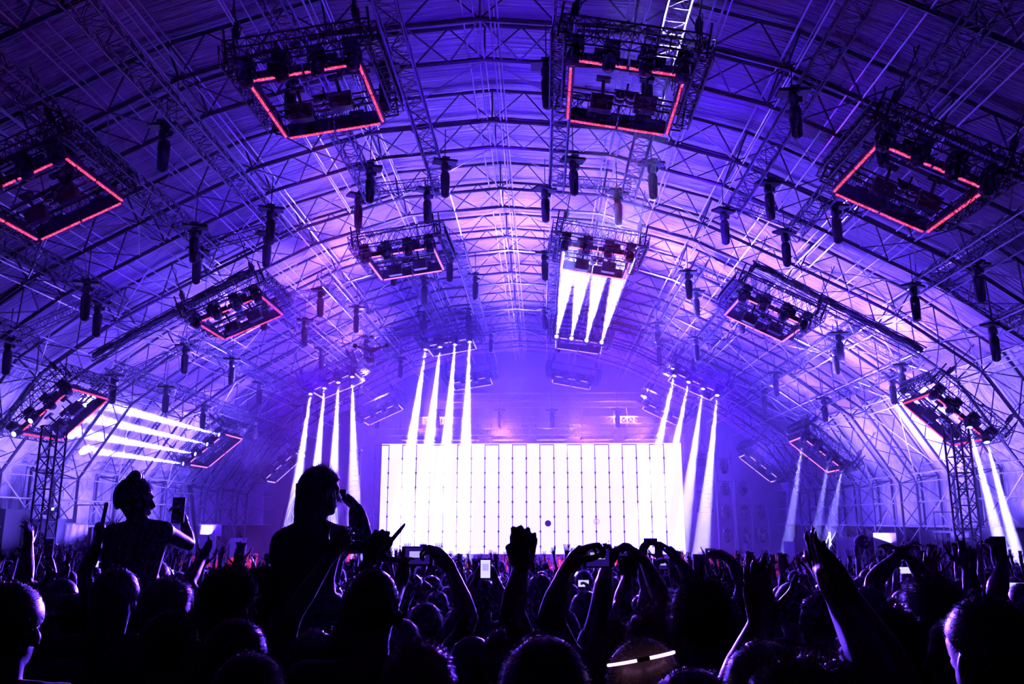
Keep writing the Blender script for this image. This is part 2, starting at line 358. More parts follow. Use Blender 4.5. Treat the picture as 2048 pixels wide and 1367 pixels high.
# long trusses flown along the hall, in pairs over each column of pods
COL = {'L3': ((-18.3, 9.4, 42), (-22.0, 7.7, 42)), 'L2': ((-11.2, 12.4, 25), (-14.2, 11.6, 25)), 'L1': ((-4.3, 14.3, 9.5), (-7.3, 14.0, 9.5)),
       'R1': ((0.8, 14.3, -9.5), (3.9, 14.0, -9.5)), 'R2': ((8.4, 13.2, -25), (10.9, 12.1, -25)), 'R3': ((16.0, 9.8, -42), (19.0, 8.0, -42))}
CN = {'L3': 'outermost left', 'L2': 'middle left', 'L1': 'inner left', 'R1': 'inner right', 'R2': 'middle right', 'R3': 'outermost right'}
for c, pair in COL.items():
    for j, (x, z, roll) in enumerate(pair):
        up = (math.sin(R(-roll)), 0, math.cos(R(roll))); inn = 'side nearer the ridge' if j == 0 else 'side nearer the wall'
        for (y0, y1, nm) in ((13, 34, 'near'), (41, 62, 'far')):
            box_truss('lighting_truss', (x, y0, Zc(z)), (x, y1, Zc(z)), 0.62, 0.62, f'{nm} flown truss of the {CN[c]} column, {inn}', 'truss', 'long flown trusses', up=up, bay=0.6, rc=0.033, rl=0.015)
            for q, (yy, wd) in enumerate(((y0+10.5, 'middle'), (y1-3.5, 'last third'), (y1-0.6, 'stage end')) if nm == 'near' else ((y0+1.2, 'camera end'), (y0+5, 'first third'), (y1-8, 'middle'), (y1-0.8, 'stage end'))):
                sx = (0.55 if q % 2 else -0.55)
                hoist((x+sx, yy, Zc(z)-0.45+0.1*j), f'hoist at the {wd} of the {nm} {CN[c]} truss, {inn}', rz=0.3*q)
    # cross braces tying the pair
    (xa, za, _), (xb, zb, _) = pair
    for y, nm in ((33, 'near'), (42.5, 'far')):
        box_truss('cross_truss', (xa, y, Zc(za)-0.05), (xb, y, Zc(zb)-0.05), 0.3, 0.4, f'short cross truss tying the {nm} {CN[c]} truss pair', 'truss', 'short cross trusses', rc=0.022, rl=0.011)
# ---------------------------------------------------------------- pods
def led_mat(name, col, s, gaps=True):
    m, n, l = new_mat(name); n.remove(n['Principled BSDF']); e = n.new('ShaderNodeEmission'); e.inputs[0].default_value = (*col, 1); e.inputs[1].default_value = s
    if gaps:
        co = n.new('ShaderNodeTexCoord'); wv = n.new('ShaderNodeTexVoronoi'); wv.inputs['Scale'].default_value = 14; l.new(co.outputs['Object'], wv.inputs['Vector'])
        mr = n.new('ShaderNodeMapRange'); mr.inputs['From Min'].default_value = 0.1; mr.inputs['From Max'].default_value = 0.6; mr.inputs['To Min'].default_value = s*1.5; mr.inputs['To Max'].default_value = s*0.3
        l.new(wv.outputs['Distance'], mr.inputs['Value']); l.new(mr.outputs[0], e.inputs[1])
    l.new(e.outputs[0], n['Material Output'].inputs[0]); return m
M_RED = led_mat('red_led', (1, 0.045, 0.14), 3.6); M_PINK = led_mat('pink_led', (1, 0.15, 0.42), 2.6, False); M_WHT = led_mat('pale_led', (0.34, 0.2, 1), 3.0, False)
M_LENSON = led_mat('lit_lens', (0.2, 0.18, 1), 12, False)
M_LENS = mat('dark_lens', (0.06, 0.05, 0.12), 0.08, 0.0)
PW, PL = 1.5, 1.65
def make_pod(strip, led_y=True):
    t = empty('light_pod')
    for (a, b) in (((-1.95, -1.95), (1.95, -1.95)), ((-1.95, 1.95), (1.95, 1.95)), ((-1.95, -1.95), (-1.95, 1.95)), ((1.95, -1.95), (1.95, 1.95))):
        mb = MB(); cs = lattice(mb, (a[0], a[1], 0.72), (b[0], b[1], 0.72), (0, 0, 1), 0.36, 0.55, 0.32, 0.014)
        for c in cs: mb.tube(Vector((a[0], a[1], 0.72))+c, Vector((b[0], b[1], 0.72))+c, 0.028, 6)
        part('side_truss', mb.mesh('side_truss', M_POD), t)
    for y in (-0.7, 0.6, 1.25):
        mb = MB(); mb.tube((-1.8, y, 0.5), (1.8, y, 0.5), 0.028, 6); mb.tube((-1.8, y+0.12, 0.56), (1.8, y+0.12, 0.56), 0.02, 6)
        for k in range(9): mb.tube((-1.6+0.4*k, y, 0.5), (-1.4+0.4*k, y+0.12, 0.56), 0.012, 4, caps=False)
        part('cross_pipe', mb.mesh('cross_pipe', M_POD), t)
    bars = [((-PW, -PL*0.5, 0), (0.16, PL*0.97, 0.2), 0), ((-PW, PL*0.5, 0), (0.16, PL*0.97, 0.2), 0), ((PW, -PL*0.5, 0), (0.16, PL*0.97, 0.2), 0), ((PW, PL*0.5, 0), (0.16, PL*0.97, 0.2), 0),
            ((-0.72, -PL, 0), (1.4, 0.14, 0.2), 1), ((0.72, -PL, 0), (1.4, 0.14, 0.2), 1), ((-0.72, PL+0.05, 0), (1.4, 0.14, 0.42), 1), ((0.72, PL+0.05, 0), (1.4, 0.14, 0.42), 1)]
    for c, s_, ax in bars:
        mb = MB(); mb.box((0, 0, s_[2]/2+0.02), s_); mb.box((0, 0, s_[2]/2+0.22), (s_[0]*0.3+0.03, s_[1]*0.3+0.03, 0.25))
        o = part('led_bar', mb.mesh('led_bar', M_BLACK), t); o.location = c
        mb = MB(); mb.box((0, 0, 0), ((0.06, s_[1]*0.97, 0.04) if ax == 0 else (s_[0]*0.97, 0.05, 0.04)))
        part('led_strip', mb.mesh('led_strip', strip), o)
    for x, y in ((-1.95, -1.95), (1.95, -1.95), (-1.7, -1.95), (1.7, -1.95), (1.95, 1.95), (-1.95, 1.95)):
        mb = MB(); mb.tube((x, y, 0.4), (x, y, 1.45), 0.035, 6); part('corner_post', mb.mesh('corner_post', M_POD), t)
    for x in (-1.6, 1.6):
        mb = MB(); mb.tube((x, -1.95, 1.0), (x, -1.95, 3.0), 0.022, 5); mb.path([(x+0.12*math.sin(k*1.3), -1.9+0.1*math.cos(k*1.7), 1.2+0.22*k) for k in range(9)], 0.015, 4)
        mb.ell((x, -1.95, 1.35), (0.09, 0.09, 0.28), 8, 6); part('hanging_chain', mb.mesh('hanging_chain', M_DARK), t)
    mb = MB()
    for k in range(5):
        mb.path([(1.1+0.1*k, -1.6+0.04*k, 0.6), (1.15+0.09*k, -1.3+0.1*k, -0.05-0.12*k), (1.25+0.05*k, -0.9+0.2*k, 0.1), (1.5, -0.5+0.3*k, 0.6)], 0.013, 5)
    part('cable', mb.mesh('cable', M_BLACK, True), t)
    return t
M_POD = mat('pod_metal', (0.035, 0.035, 0.04), 0.4, 0.6, 3.0, 0.2)
PODS = {  # x, y, z (from the camera), roll, yaw
 'A_R1': (2.35, 21.3, 11.6, -10.6, 0), 'A_L1': (-6.25, 21.4, 11.7, 8.6, -0.6), 'A_L2': (-15.0, 23.3, 9.6, 25.6, -0.5), 'A_R2': (10.4, 22.4, 9.2, -26, 1.2),
 'B_R1': (2.5, 36.0, 11.5, -10.4, 1), 'B_L1': (-6.1, 35.9, 11.5, 8.4, -1.5), 'B_L2': (-13.7, 36.3, 9.1, 23.5, 1), 'B_R2': (10.3, 37.4, 9.1, -26.4, 0.4), 'B_R3': (19.1, 39.8, 4.7, -44, -1.6), 'B_L3': (-22.9, 38.8, 5.0, 43, 0),
 'C_R1': (2.5, 52.7, 11.2, -8.5, -1), 'C_L1': (-5.85, 53.2, 11.25, 9.5, -1), 'C_L2': (-13.5, 54.0, 8.85, 23, 0.5), 'C_R2': (9.8, 52.9, 8.5, -26, -2), 'C_R3': (17.3, 53.0, 4.1, -41, -3), 'C_L3': (-21.8, 54.8, 4.6, 40.5, 0),
 'D_R1': (2.4, 63.1, 10.5, -11, -0.8), 'D_L1': (-5.3, 62.8, 10.4, 9, -0.5), 'D_L2': (-12.4, 64.0, 8.2, 25, 1.5), 'D_R2': (9.4, 64.0, 8.1, -26.5, -2), 'D_R3': (16.7, 64.4, 4.0, -40, -3), 'D_L3': (-19.6, 63.0, 4.0, 43, 3)}
ROWN = {'A': 'nearest row', 'B': 'second row', 'C': 'third row', 'D': 'farthest row'}
pod_proto = {}
POD_M = {}
def place(o, loc, rot): o.location = loc; o.rotation_euler = rot; o.rotation_mode = 'XYZ'
# moving heads
def make_head(lit):
    t = empty('moving_head')
    mb = MB(); mb.box((0, 0, -0.08), (0.42, 0.34, 0.16)); mb.tube((0, 0, -0.16), (0, 0, -0.2), 0.1, 12); mb.box((0, 0, 0.06), (0.12, 0.1, 0.14)); part('base', mb.mesh('base', M_BLACK), t)
    mb = MB(); mb.box((0, 0, -0.23), (0.48, 0.14, 0.06))
    for s_ in (-1, 1): mb.box((s_*0.225, 0, -0.38), (0.05, 0.13, 0.34)); mb.tube((s_*0.2, 0, -0.5), (s_*0.255, 0, -0.5), 0.075, 10)
    part('yoke', mb.mesh('yoke', M_BLACK), t)
    mb = MB(); mb.path([(0, 0, 0.22), (0, 0, 0.18), (0, 0, 0.0), (0, 0, -0.2), (0, 0, -0.24)], [0.1, 0.16, 0.185, 0.18, 0.165], 14)
    h = part('head', mb.mesh('head', M_BLACK, True), t); h.location = (0, 0, -0.5); h.rotation_mode = 'QUATERNION'
    mb = MB(); mb.ell((0, 0, -0.235), (0.13, 0.13, 0.035), 16, 6); part('lens', mb.mesh('lens', M_LENSON if lit else M_LENS, True), h)
    return t
heads = {}
def moving_head(loc, rot, lit, label, target=None, group='moving heads under the light pods', s=1.0):
    if lit not in heads: heads[lit] = make_head(lit); o = heads[lit]
    else: o = copy_tree(heads[lit])
    place(o, loc, rot); o.scale = (s, s, s); tag(o, label, 'moving head light', group)
    M = Matrix.Translation(loc) @ o.rotation_euler.to_matrix().to_4x4() @ Matrix.Scale(s, 4)
    piv = M @ Vector((0, 0, -0.5)); h = [c for c in KIDS[o.name] if c.name.startswith('head')][0]
    if target is None: dl = Vector((0.0, -0.35, -1))
    else: dl = o.rotation_euler.to_matrix().inverted() @ (Vector(target)-piv)
    h.rotation_quaternion = dl.to_track_quat('-Z', 'Y')
    return piv
BE = {('C_L1', i): (at(x, 890, 49.5), 6.2, p*1.1) for i, (x, p) in enumerate(((822, 1), (858, 1), (893, 1), (931, 1)))}
BE.update({('C_L2', i): (at(x, y, 50), 5.6, .7) for i, (x, y) in enumerate(((600, 930), (634, 930), (668, 930), (708, 950)))})
BE.update({('C_R2', i): (at(x, y, 49), 5.6, .6) for i, (x, y) in enumerate(((1318, 885), (1352, 885), (1384, 930), (1420, 930)))})
BE.update({('C_R1', i): (at(x, y, 38.5), 4.2, .5) for i, (x, y) in enumerate(((1137, 540), (1166, 545), (1200, 545), (1240, 545)))})
BE.update({('C_L3', i): (at(x, y, 47), 5.5, .9) for i, (x, y) in enumerate(((84, 886), (157, 865), (183, 836), (227, 814)))})
BE.update({('B_R3', 2): (at(1985, 1030, 36), 5.5, .5), ('B_R3', 3): (at(2022, 1065, 36), 5.5, .5), ('B_L3', 1): (at(-40, 903, 34.5), 2.0, .04), ('B_L3', 0): (at(-60, 900, 34.5), 2.0, .04)})
BE.update({('C_R3', 0): (at(1591, 980, 56), 4, .35), ('C_R3', 2): (at(1646, 985, 56), 3.5, .2), ('C_R3', 3): (at(1675, 985, 56), 3.5, .2)})
BE.update({('D_R1', 0): (at(1094, 850, 66), 2.5, .15), ('D_R1', 2): (at(1143, 850, 66), 2.5, .12), ('D_L1', 3): (at(968, 850, 66), 2.5, .1)})
BEAMP = 1.9e7
for key, (x, y, z, roll, yaw) in PODS.items():
    row, c = key.split('_'); st = {'A': M_RED, 'B': M_PINK if c[1] != '3' else M_RED, 'C': M_WHT if c[1] != '3' else M_PINK, 'D': M_WHT}[row]
    if c == 'L2' and row == 'B': st = M_RED
    if c == 'R2' and row == 'B': st = M_PINK
    if st.name not in pod_proto: pod_proto[st.name] = make_pod(st); t = pod_proto[st.name]
    else: t = copy_tree(pod_proto[st.name])
    rot = (0, R(-roll), R(yaw)); loc = Vector((x, y, Zc(z))); place(t, loc, rot)
    glow = {'red_led': 'glowing red edge bars', 'pink_led': 'pink glowing edge bars', 'pale_led': 'pale glowing edge bars'}[st.name]
    tag(t, f'square truss light pod with {glow}, {ROWN[row]}, {CN[c]} column', 'light pod', 'square light pods under the roof')
    M = Matrix.Translation(loc) @ Matrix.Rotation(R(yaw), 4, 'Z') @ Matrix.Rotation(R(-roll), 4, 'Y')
    for i, lx in enumerate((-1.45, -0.5, 0.45, 1.4)):
        p = M @ Vector((lx, -1.9, 0.45)); b = BE.get((key, i))
        pn = ('first', 'second', 'third', 'fourth')[i]+' from the left'
        piv = moving_head(p, rot, b is not None, f'{"lit" if b else "black"} moving head, {pn}, on the {ROWN[row]} {CN[c]} pod', b[0] if b else None)
        if b:
            d = (b[0]-piv).normalized(); spot('beam_light', piv+d*0.3, b[0], BEAMP*b[2], BEAMC, b[1], 0.25, 0.05)
# blinders inside the pods
def make_blinder():
    t = empty('blinder_light')
    mb = MB(); mb.box((0, 0, 0), (0.62, 0.3, 0.4)); mb.box((0, 0, 0.215), (0.66, 0.34, 0.03)); part('housing', mb.mesh('housing', M_BLACK), t)
    mb = MB(); mb.box((0, 0, -0.205), (0.56, 0.25, 0.02)); part('front_glass', mb.mesh('front_glass', M_LENS), t)
    mb = MB(); mb.tube((0, 0, 0.2), (-0.06, -0.1, 0.75), 0.05, 8); mb.box((-0.06, -0.1, 0.72), (0.4, 0.2, 0.1)); part('arm', mb.mesh('arm', M_BLACK), t)
    return t
def make_fourcell():
    t = empty('audience_blinder')
    mb = MB(); mb.box((0, 0, 0.12), (0.6, 0.1, 0.14)); mb.box((0, 0, 0.2), (0.7, 0.05, 0.05)); mb.tube((0, 0, 0.2), (0, 0, 0.45), 0.03, 6); part('yoke', mb.mesh('yoke', M_BLACK), t)
    for a in (-0.16, 0.16):
        for b in (-0.13, 0.15):
            mb = MB(); mb.path([(a, b, 0.12), (a, b, 0.05), (a, b, -0.08)], [0.08, 0.13, 0.14], 12); o = part('lamp', mb.mesh('lamp', M_BLACK, True), t)
            mb = MB(); mb.ell((a, b, -0.075), (0.12, 0.12, 0.02), 12, 6); part('lens', mb.mesh('lens', M_LENS, True), o)
    return t
BL = make_blinder(); FC = make_fourcell(); used = [0, 0]
for key, (x, y, z, roll, yaw) in PODS.items():
    row, c = key.split('_')
    if row not in 'AB': continue
    M = Matrix.Translation((x, y, Zc(z))) @ Matrix.Rotation(R(yaw), 4, 'Z') @ Matrix.Rotation(R(-roll), 4, 'Y')
    for i, q in enumerate(((-0.55, 0.05, -0.2), (0.65, -0.25, -0.2))):
        o = BL if not used[0] else copy_tree(BL); used[0] = 1; place(o, M @ Vector(q), (0, R(-roll), R(yaw)))
        tag(o, f'black box blinder, {("left", "right")[i]} one inside the {ROWN[row]} {CN[c]} pod', 'blinder', 'box blinders inside the pods')
    o = FC if not used[1] else copy_tree(FC); used[1] = 1; place(o, M @ Vector((0.1, 0.15, 0.15)), (0, R(-roll), R(yaw)))
    tag(o, f'black four lamp blinder in the middle of the {ROWN[row]} {CN[c]} pod', 'blinder', 'four lamp blinders inside the pods')
# small strip pods just over the screen
me = make_pod(M_WHT); so = [me]
for i, px in enumerate((838, 927, 1016, 1104, 1193, 1282)):
    a = at(px, 860, 71.5); o = so.pop() if so else copy_tree(me); place(o, (a.x, 71.5, Zc(6.9)), (R(4), 0, 0)); o.scale = (0.85,)*3
    tag(o, f'pale lit truss pod hanging right over the screen edge, {ORD[i]} from the left', 'light pod', 'small pods above the screen')
# ---------------------------------------------------------------- line arrays, ladders of lights beside the screen
def line_array(px, d, pyt, pyb, w_, label):
    a, b = at(px, pyt, d), at(px, pyb, d); H = a.z-b.z; t = empty('line_array', (a.x, d, b.z)); tag(t, label, 'speaker array', 'hanging line arrays'); n_ = 13
    mb0 = None
    for i in range(n_):
        h = H/n_; mb = MB(); z = H-(i+0.5)*h; k = i/n_
        mb.add([(-w_/2, -0.32, -h*0.47), (w_/2, -0.32, -h*0.47), (w_/2, -0.32, h*0.47), (-w_/2, -0.32, h*0.47), (-w_*0.38, 0.35, -h*0.38), (w_*0.38, 0.35, -h*0.38), (w_*0.38, 0.35, h*0.38), (-w_*0.38, 0.35, h*0.38)], [(0, 1, 2, 3), (5, 4, 7, 6), (1, 5, 6, 2), (4, 0, 3, 7), (3, 2, 6, 7), (4, 5, 1, 0)])
        o = part('cabinet', mb.mesh('cabinet', M_BLACK), t); o.location = (0, 0.55*k*k, z); o.rotation_euler = (R(-8*k), 0, 0)
    mb = MB(); mb.box((0, 0, H+0.12), (w_*1.0, 0.8, 0.12)); mb.tube((-0.3, 0, H+0.1), (0, 0, H+1.0), 0.03, 5); mb.tube((0.3, 0, H+0.1), (0, 0, H+1.0), 0.03, 5); mb.tube((0, 0, H+1), (0, 0, H+6.5), 0.02, 5); part('bumper', mb.mesh('bumper', M_DARK), t)
line_array(1405, 60, 906, 1025, 1.2, 'tall dark hanging speaker array on the right of the screen')
line_array(711, 62, 903, 1030, 0.95, 'tall dark hanging speaker array on the left of the screen')
for k, (px, rows) in enumerate(((1446, (930, 975, 1022, 1068)), (1484, (975, 1022, 1068)), (1520, (1022, 1068)))):
    d = 66; a = at(px, rows[0]-25, d); zb = gz(62)+0.1; hw = 0.62
    t = empty('light_ladder', (a.x, d, zb)); tag(t, f'tall scaffold ladder of small lights right of the stage, {ORD[k]} from the screen', 'light ladder', 'ladders of lights right of the stage')
    H = a.z-zb
    for sx in (-hw, hw):
        mb = MB(); mb.tube((sx, 0, 0), (sx, 0, H), 0.03, 6); mb.tube((sx, 0.25, 0), (sx, 0.25, H), 0.03, 6); part('post', mb.mesh('post', M_STEEL), t)
    for i, py in enumerate(rows):
        z = at(px, py, d).z+0.5-zb; mb = MB(); mb.tube((-hw, 0, z), (hw, 0, z), 0.03, 6); mb.tube((-hw, 0.25, z), (hw, 0.25, z), 0.03, 6); part('rung', mb.mesh('rung', M_STEEL), t)
        moving_head((a.x, d, zb+z-0.12), (0, 0, 0), False, f'small moving head on the {ORD[k]} light ladder, {ORD[i]} from the top', None, 'moving heads on the light ladders', 1.3)
# ---------------------------------------------------------------- masts, cable runs, cable camera
for s_, x, d in (('right', 18.9, 38.2), ('left', -22.4, 37.2)):
    box_truss('mast', (x, d, gz(d)), (x, d, Zc(4.3)), 0.75, 0.75, f'dark truss mast standing beneath the {"outermost "+s_} second row pod', 'mast', None, M_POD, up=(0, 1, 0), rc=0.05, rl=0.03, bay=0.7)
for s_, sg in (('right', 1), ('left', -1)):
    x1, z1, _, _ = along(sg*2.55); x2, z2, _, _ = along(sg*4.35)
    box_truss('cable_truss', (x1, 38.6, Zc(z1-0.75)), (x2, 38.6, Zc(z2-0.75)), 0.5, 0.45, f'dark truss following the {s_} roof slope, loaded with cable bundles', 'truss', None, M_POD)
    mb = MB()
    for k in range(9):
        pts = []
        for j in range(25):
            f = j/24; x = x1+(x2-x1)*f; z = z1+(z2-z1)*f-0.72; pts.append((x, 38.6+0.12*math.cos(k*2.1)+0.06*math.sin(j*1.3+k), Zc(z-0.1*abs(math.sin(j*0.8+k*0.7))-0.03*k+0.3)))
        mb.path(pts, 0.05, 5)
    tag(mb.build('cable_bundle', M_BAG, None, True), f'thick bundle of black cables sagging along the {s_} roof truss', 'cable bundle')
a = at(742, 693, 40); t = empty('cable_camera', a); tag(t, 'dark cable-suspended camera rig hanging on two thin wires', 'camera rig')
mb = MB(); mb.path([(-0.78, 0, 0.03), (-0.3, 0, -0.12), (0, 0, -0.3), (0.3, 0, -0.12), (0.78, 0, 0.03)], [0.05, 0.08, 0.09, 0.08, 0.05], 8); mb.add([(-0.42, -0.05, -0.02), (0.42, -0.05, -0.02), (0, -0.05, -0.36), (-0.42, 0.05, -0.02), (0.42, 0.05, -0.02), (0, 0.05, -0.36)], [(0, 2, 1), (3, 4, 5), (0, 1, 4, 3), (1, 2, 5, 4), (2, 0, 3, 5)]); part('frame', mb.mesh('frame', M_BLACK), t)
mb = MB(); mb.tube((-0.5, 0, 0), (0, 0, 0.5), 0.022, 6); mb.tube((0.5, 0, 0), (0, 0, 0.5), 0.022, 6); mb.ell((0, 0, 0.5), (0.12, 0.06, 0.06)); part('top_brace', mb.mesh('top_brace', M_BLACK), t)
for sx in (-0.8, 0.8):
    mb = MB(); mb.tube((sx, -0.05, 0.05), (sx, 0.05, 0.05), 0.12, 14); part('pulley', mb.mesh('pulley', M_BLACK), t)
mb = MB(); mb.tube((0, 0, -0.3), (0, 0, -0.5), 0.07, 8); mb.box((0.02, 0, -0.72), (0.24, 0.4, 0.26)); mb.ell((-0.12, -0.05, -0.66), (0.12, 0.12, 0.14)); mb.tube((0.05, -0.2, -0.78), (0.05, -0.42, -0.82), 0.1, 12); mb.box((0.16, 0, -0.6), (0.06, 0.2, 0.4)); part('camera_head', mb.mesh('camera_head', M_BLACK), t)
for i, dz in enumerate((0.55, 0.12)):
    mb = MB(); mb.path([(CX+(x), 40+0.0*x, a.z+dz+0.0012*x*x-0.02) for x in range(-24, 25, 2)], 0.014, 4)
    tag(mb.build('support_wire', M_DARK), f'thin {("upper", "lower")[i]} wire crossing the hall and carrying the cable camera', 'wire')
# ---------------------------------------------------------------- side stands behind the crowd
M_PANEL = mat('pale_panel', (0.24, 0.22, 0.26), 0.7, 0, 3.0, 0.12); M_CURT = mat('pleated_curtain', (0.7, 0.7, 0.72), 0.7, 0, 2, 0.1)
M_DRAPE = fabric_mat('violet_drape', (0.10, 0.09, 0.12), (0.16, 0.14, 0.18), 0.7, (1, 1, 1), 0.6, 0.2); M_DRAPE.name = 'stand_drape'
def standing(px0, px1, pyt, d, thick, name, m, label, cat, group=None, seams=1):
    a, b = at(px0, pyt, d), at(px1, pyt, d); z0 = gz(d); t = empty(name, ((a.x+b.x)/2, d, z0)); tag(t, label, cat, group); W, H = b.x-a.x, a.z-z0
    for k in range(seams):
        mb = MB(); mb.box((-W/2+W*(k+0.5)/seams, 0, H/2), (W/seams*0.985, thick, H)); part('board', mb.mesh('board', m), t)
    for sx in (-0.42, 0.42):
        mb = MB(); mb.tube((sx*W, thick/2+0.02, 0), (sx*W, thick/2+0.02, H*0.95), 0.03, 6); mb.tube((sx*W, thick/2+0.02, H*0.6), (sx*W, thick/2+0.9, 0), 0.025, 6); part('prop', mb.mesh('prop', M_STEEL), t)
    return t
for i, (x0, x1, y, d) in enumerate(((1567, 1588, 1082, 58), (1672, 1711, 1073, 54), (1747, 1791, 1065, 50), (1838, 1881, 1059, 46))):
    standing(x0, x1, y, d, 0.12, 'hoarding_panel', M_PANEL, f'pale upright board behind the crowd by the right wall, {ORD[i]} from the stage', 'panel', 'pale boards by the right wall', 2)
for i, (x0, x1, y, d) in enumerate(((462, 494, 1075, 60), (386, 432, 1068, 56), (196, 232, 1043, 48))):
    standing(x0, x1, y, d, 0.12, 'hoarding_panel', M_PANEL, f'pale upright board behind the crowd by the left wall, {ORD[i]} from the stage', 'panel', 'pale boards by the left wall', 2)
for x0, x1, y, d, lb in ((-30, 40, 1018, 42, 'dark cabin with lighter door panels at the left edge'), (1985, 2075, 1055, 42, 'dark cabin at the right edge behind raised hands')):
    t = standing(x0, x1, y, d, 2.2, 'cabin', M_BLACK, lb, 'cabin', None, 1); W = at(x1, y, d).x-at(x0, y, d).x; H = at(x0, y, d).z-gz(d)
    for sx in (-0.25, 0.2):
        mb = MB(); mb.box((sx*W, -1.12, H*0.55), (W*0.3, 0.04, H*0.8)); part('door_panel', mb.mesh('door_panel', M_DRAPE), t)
for x0, x1, y, d, sd in ((132, 195, 1047, 44, 'left'), (1884, 1945, 1063, 44, 'right')):
    a, b = at(x0, y, d), at(x1, y, d); W, H = b.x-a.x, a.z-gz(d); t = empty('camera_platform', ((a.x+b.x)/2, d, gz(d))); tag(t, f'raised platform with draped front by the {sd} wall', 'platform', 'draped platforms by the side walls')
    mb = MB(); vs = []
    for j in range(9):
        for i in range(25): u = i/24; v = j/8; vs.append((-W/2+W*u, -0.9+0.10*math.sin(u*9+v*3)*(1-abs(v-0.5))+0.05*math.sin(u*31+v*5), H*(1-v)))
    mb.add(vs, [(j*25+i, (j+1)*25+i, (j+1)*25+i+1, j*25+i+1) for j in range(8) for i in range(24)]); part('drape', mb.mesh('drape', M_DRAPE, True), t)
    mb = MB(); mb.box((0, 0, H), (W*1.02, 1.9, 0.1)); part('deck', mb.mesh('deck', M_STEEL), t)
    for sx in (-1, 1):
        for sy in (-0.8, 0.8): mb = MB(); mb.tube((sx*W*0.47, sy, 0), (sx*W*0.47, sy, H+1.0), 0.03, 6); part('post', mb.mesh('post', M_STEEL), t)
    mb = MB(); mb.tube((-W*0.47, 0.8, H+1), (W*0.47, 0.8, H+1), 0.03, 6); part('handrail', mb.mesh('handrail', M_STEEL), t)
for i, (x0, x1, yt, yb, d, sd) in enumerate(((62, 124, 1003, 1027, 50, 'left'), (338, 376, 1049, 1073, 55, 'left'), (403, 441, 1049, 1072, 58, 'left'))):
    a, b = at(x0, yt, d), at(x1, yb, d); W, H = b.x-a.x, a.z-b.z; mb = MB(); vs = []; n_ = 60
    for j in range(4):
        for k in range(n_+1): vs.append((-W/2+W*k/n_, 0.06*math.sin(k*1.6)*(0.4+j/4), -H*j/3))
    mb.add(vs, [(j*(n_+1)+k, (j+1)*(n_+1)+k, (j+1)*(n_+1)+k+1, j*(n_+1)+k+1) for j in range(3) for k in range(n_)])
    t = empty('pleated_curtain', ((a.x+b.x)/2, d, a.z)); tag(t, f'pale pleated curtain hung under the left wall, {ORD[i]} from the left edge', 'curtain', 'pleated curtains by the left wall')
    part('cloth', mb.mesh('cloth', M_CURT, True), t); mb = MB(); mb.tube((-W/2-0.1, 0, 0.03), (W/2+0.1, 0, 0.03), 0.04, 6); mb.tube((-W/2-0.05, 0, 0), (-W/2-0.05, 0, gz(d)-a.z), 0.035, 6); mb.tube((W/2+0.05, 0, 0), (W/2+0.05, 0, gz(d)-a.z), 0.035, 6); part('rail', mb.mesh('rail', M_STEEL), t)
# follow spot on its black riser, left; work lift
a = at(95, 1037, 43); t = empty('follow_spot_riser', (a.x, 43, gz(43))); tag(t, 'black riser carrying a follow spot near the left edge', 'riser'); H = a.z-gz(43)
mb = MB(); mb.box((0, 0, H/2), (1.9, 1.4, H)); part('body', mb.mesh('body', M_BLACK), t); mb = MB(); mb.box((0, -0.71, H*0.96), (1.9, 0.03, 0.08)); part('edge_rail', mb.mesh('edge_rail', M_DARK), t)
t = empty('follow_spot', (a.x+0.25, 43, a.z)); tag(t, 'follow spot with bright lamp face standing on the black riser', 'spotlight')
mb = MB(); mb.tube((0, 0, 0), (0, 0, 0.35), 0.04, 8)
for k in range(3): mb.tube((0, 0, 0.3), (0.3*math.cos(k*2.1), 0.3*math.sin(k*2.1), 0), 0.02, 6)
part('tripod', mb.mesh('tripod', M_BLACK), t)
mb = MB(); mb.path([(-0.35, 0.1, 0.35), (0, 0, 0.45), (0.3, -0.1, 0.5)], [0.16, 0.17, 0.14], 10); mb.box((-0.2, 0.0, 0.3), (0.5, 0.3, 0.2)); part('barrel', mb.mesh('barrel', M_BLACK), t)
mb = MB(); mb.box((0.12, -0.19, 0.5), (0.22, 0.02, 0.14)); part('lamp_face', mb.mesh('lamp_face', led_mat('cyan_lamp', (0.4, 0.8, 1), 2, False)), t)
a, b = at(379, 968, 52), at(404, 1090, 52); t = empty('boom_lift', (b.x, 52, gz(52))); tag(t, 'violet boom lift leaning up against the left wall', 'lift')
mb = MB(); mb.tube((0.3, 0, 0.3), (a.x-b.x, 0, a.z-gz(52)), 0.16, 8); part('boom', mb.mesh('boom', M_DARK), t)
mb = MB(); mb.box((0.5, 0, 0.4), (1.6, 1.2, 0.8)); part('chassis', mb.mesh('chassis', M_DARK), t)
mb = MB(); q = a-Vector((b.x, 52, gz(52)))
for z in (-0.55, 0.0): mb.tube(q+Vector((-0.7, -0.4, z)), q+Vector((0.3, -0.4, z)), 0.03, 5); mb.tube(q+Vector((-0.7, 0.4, z)), q+Vector((0.3, 0.4, z)), 0.03, 5); mb.tube(q+Vector((-0.7, -0.4, z)), q+Vector((-0.7, 0.4, z)), 0.03, 5)
for sx in (-0.7, 0.3): mb.tube(q+Vector((sx, -0.4, -0.6)), q+Vector((sx, -0.4, 0)), 0.03, 5)
mb.box(q+Vector((-0.2, 0, -0.58)), (1.0, 0.8, 0.08)); part('basket', mb.mesh('basket', M_DARK), t)
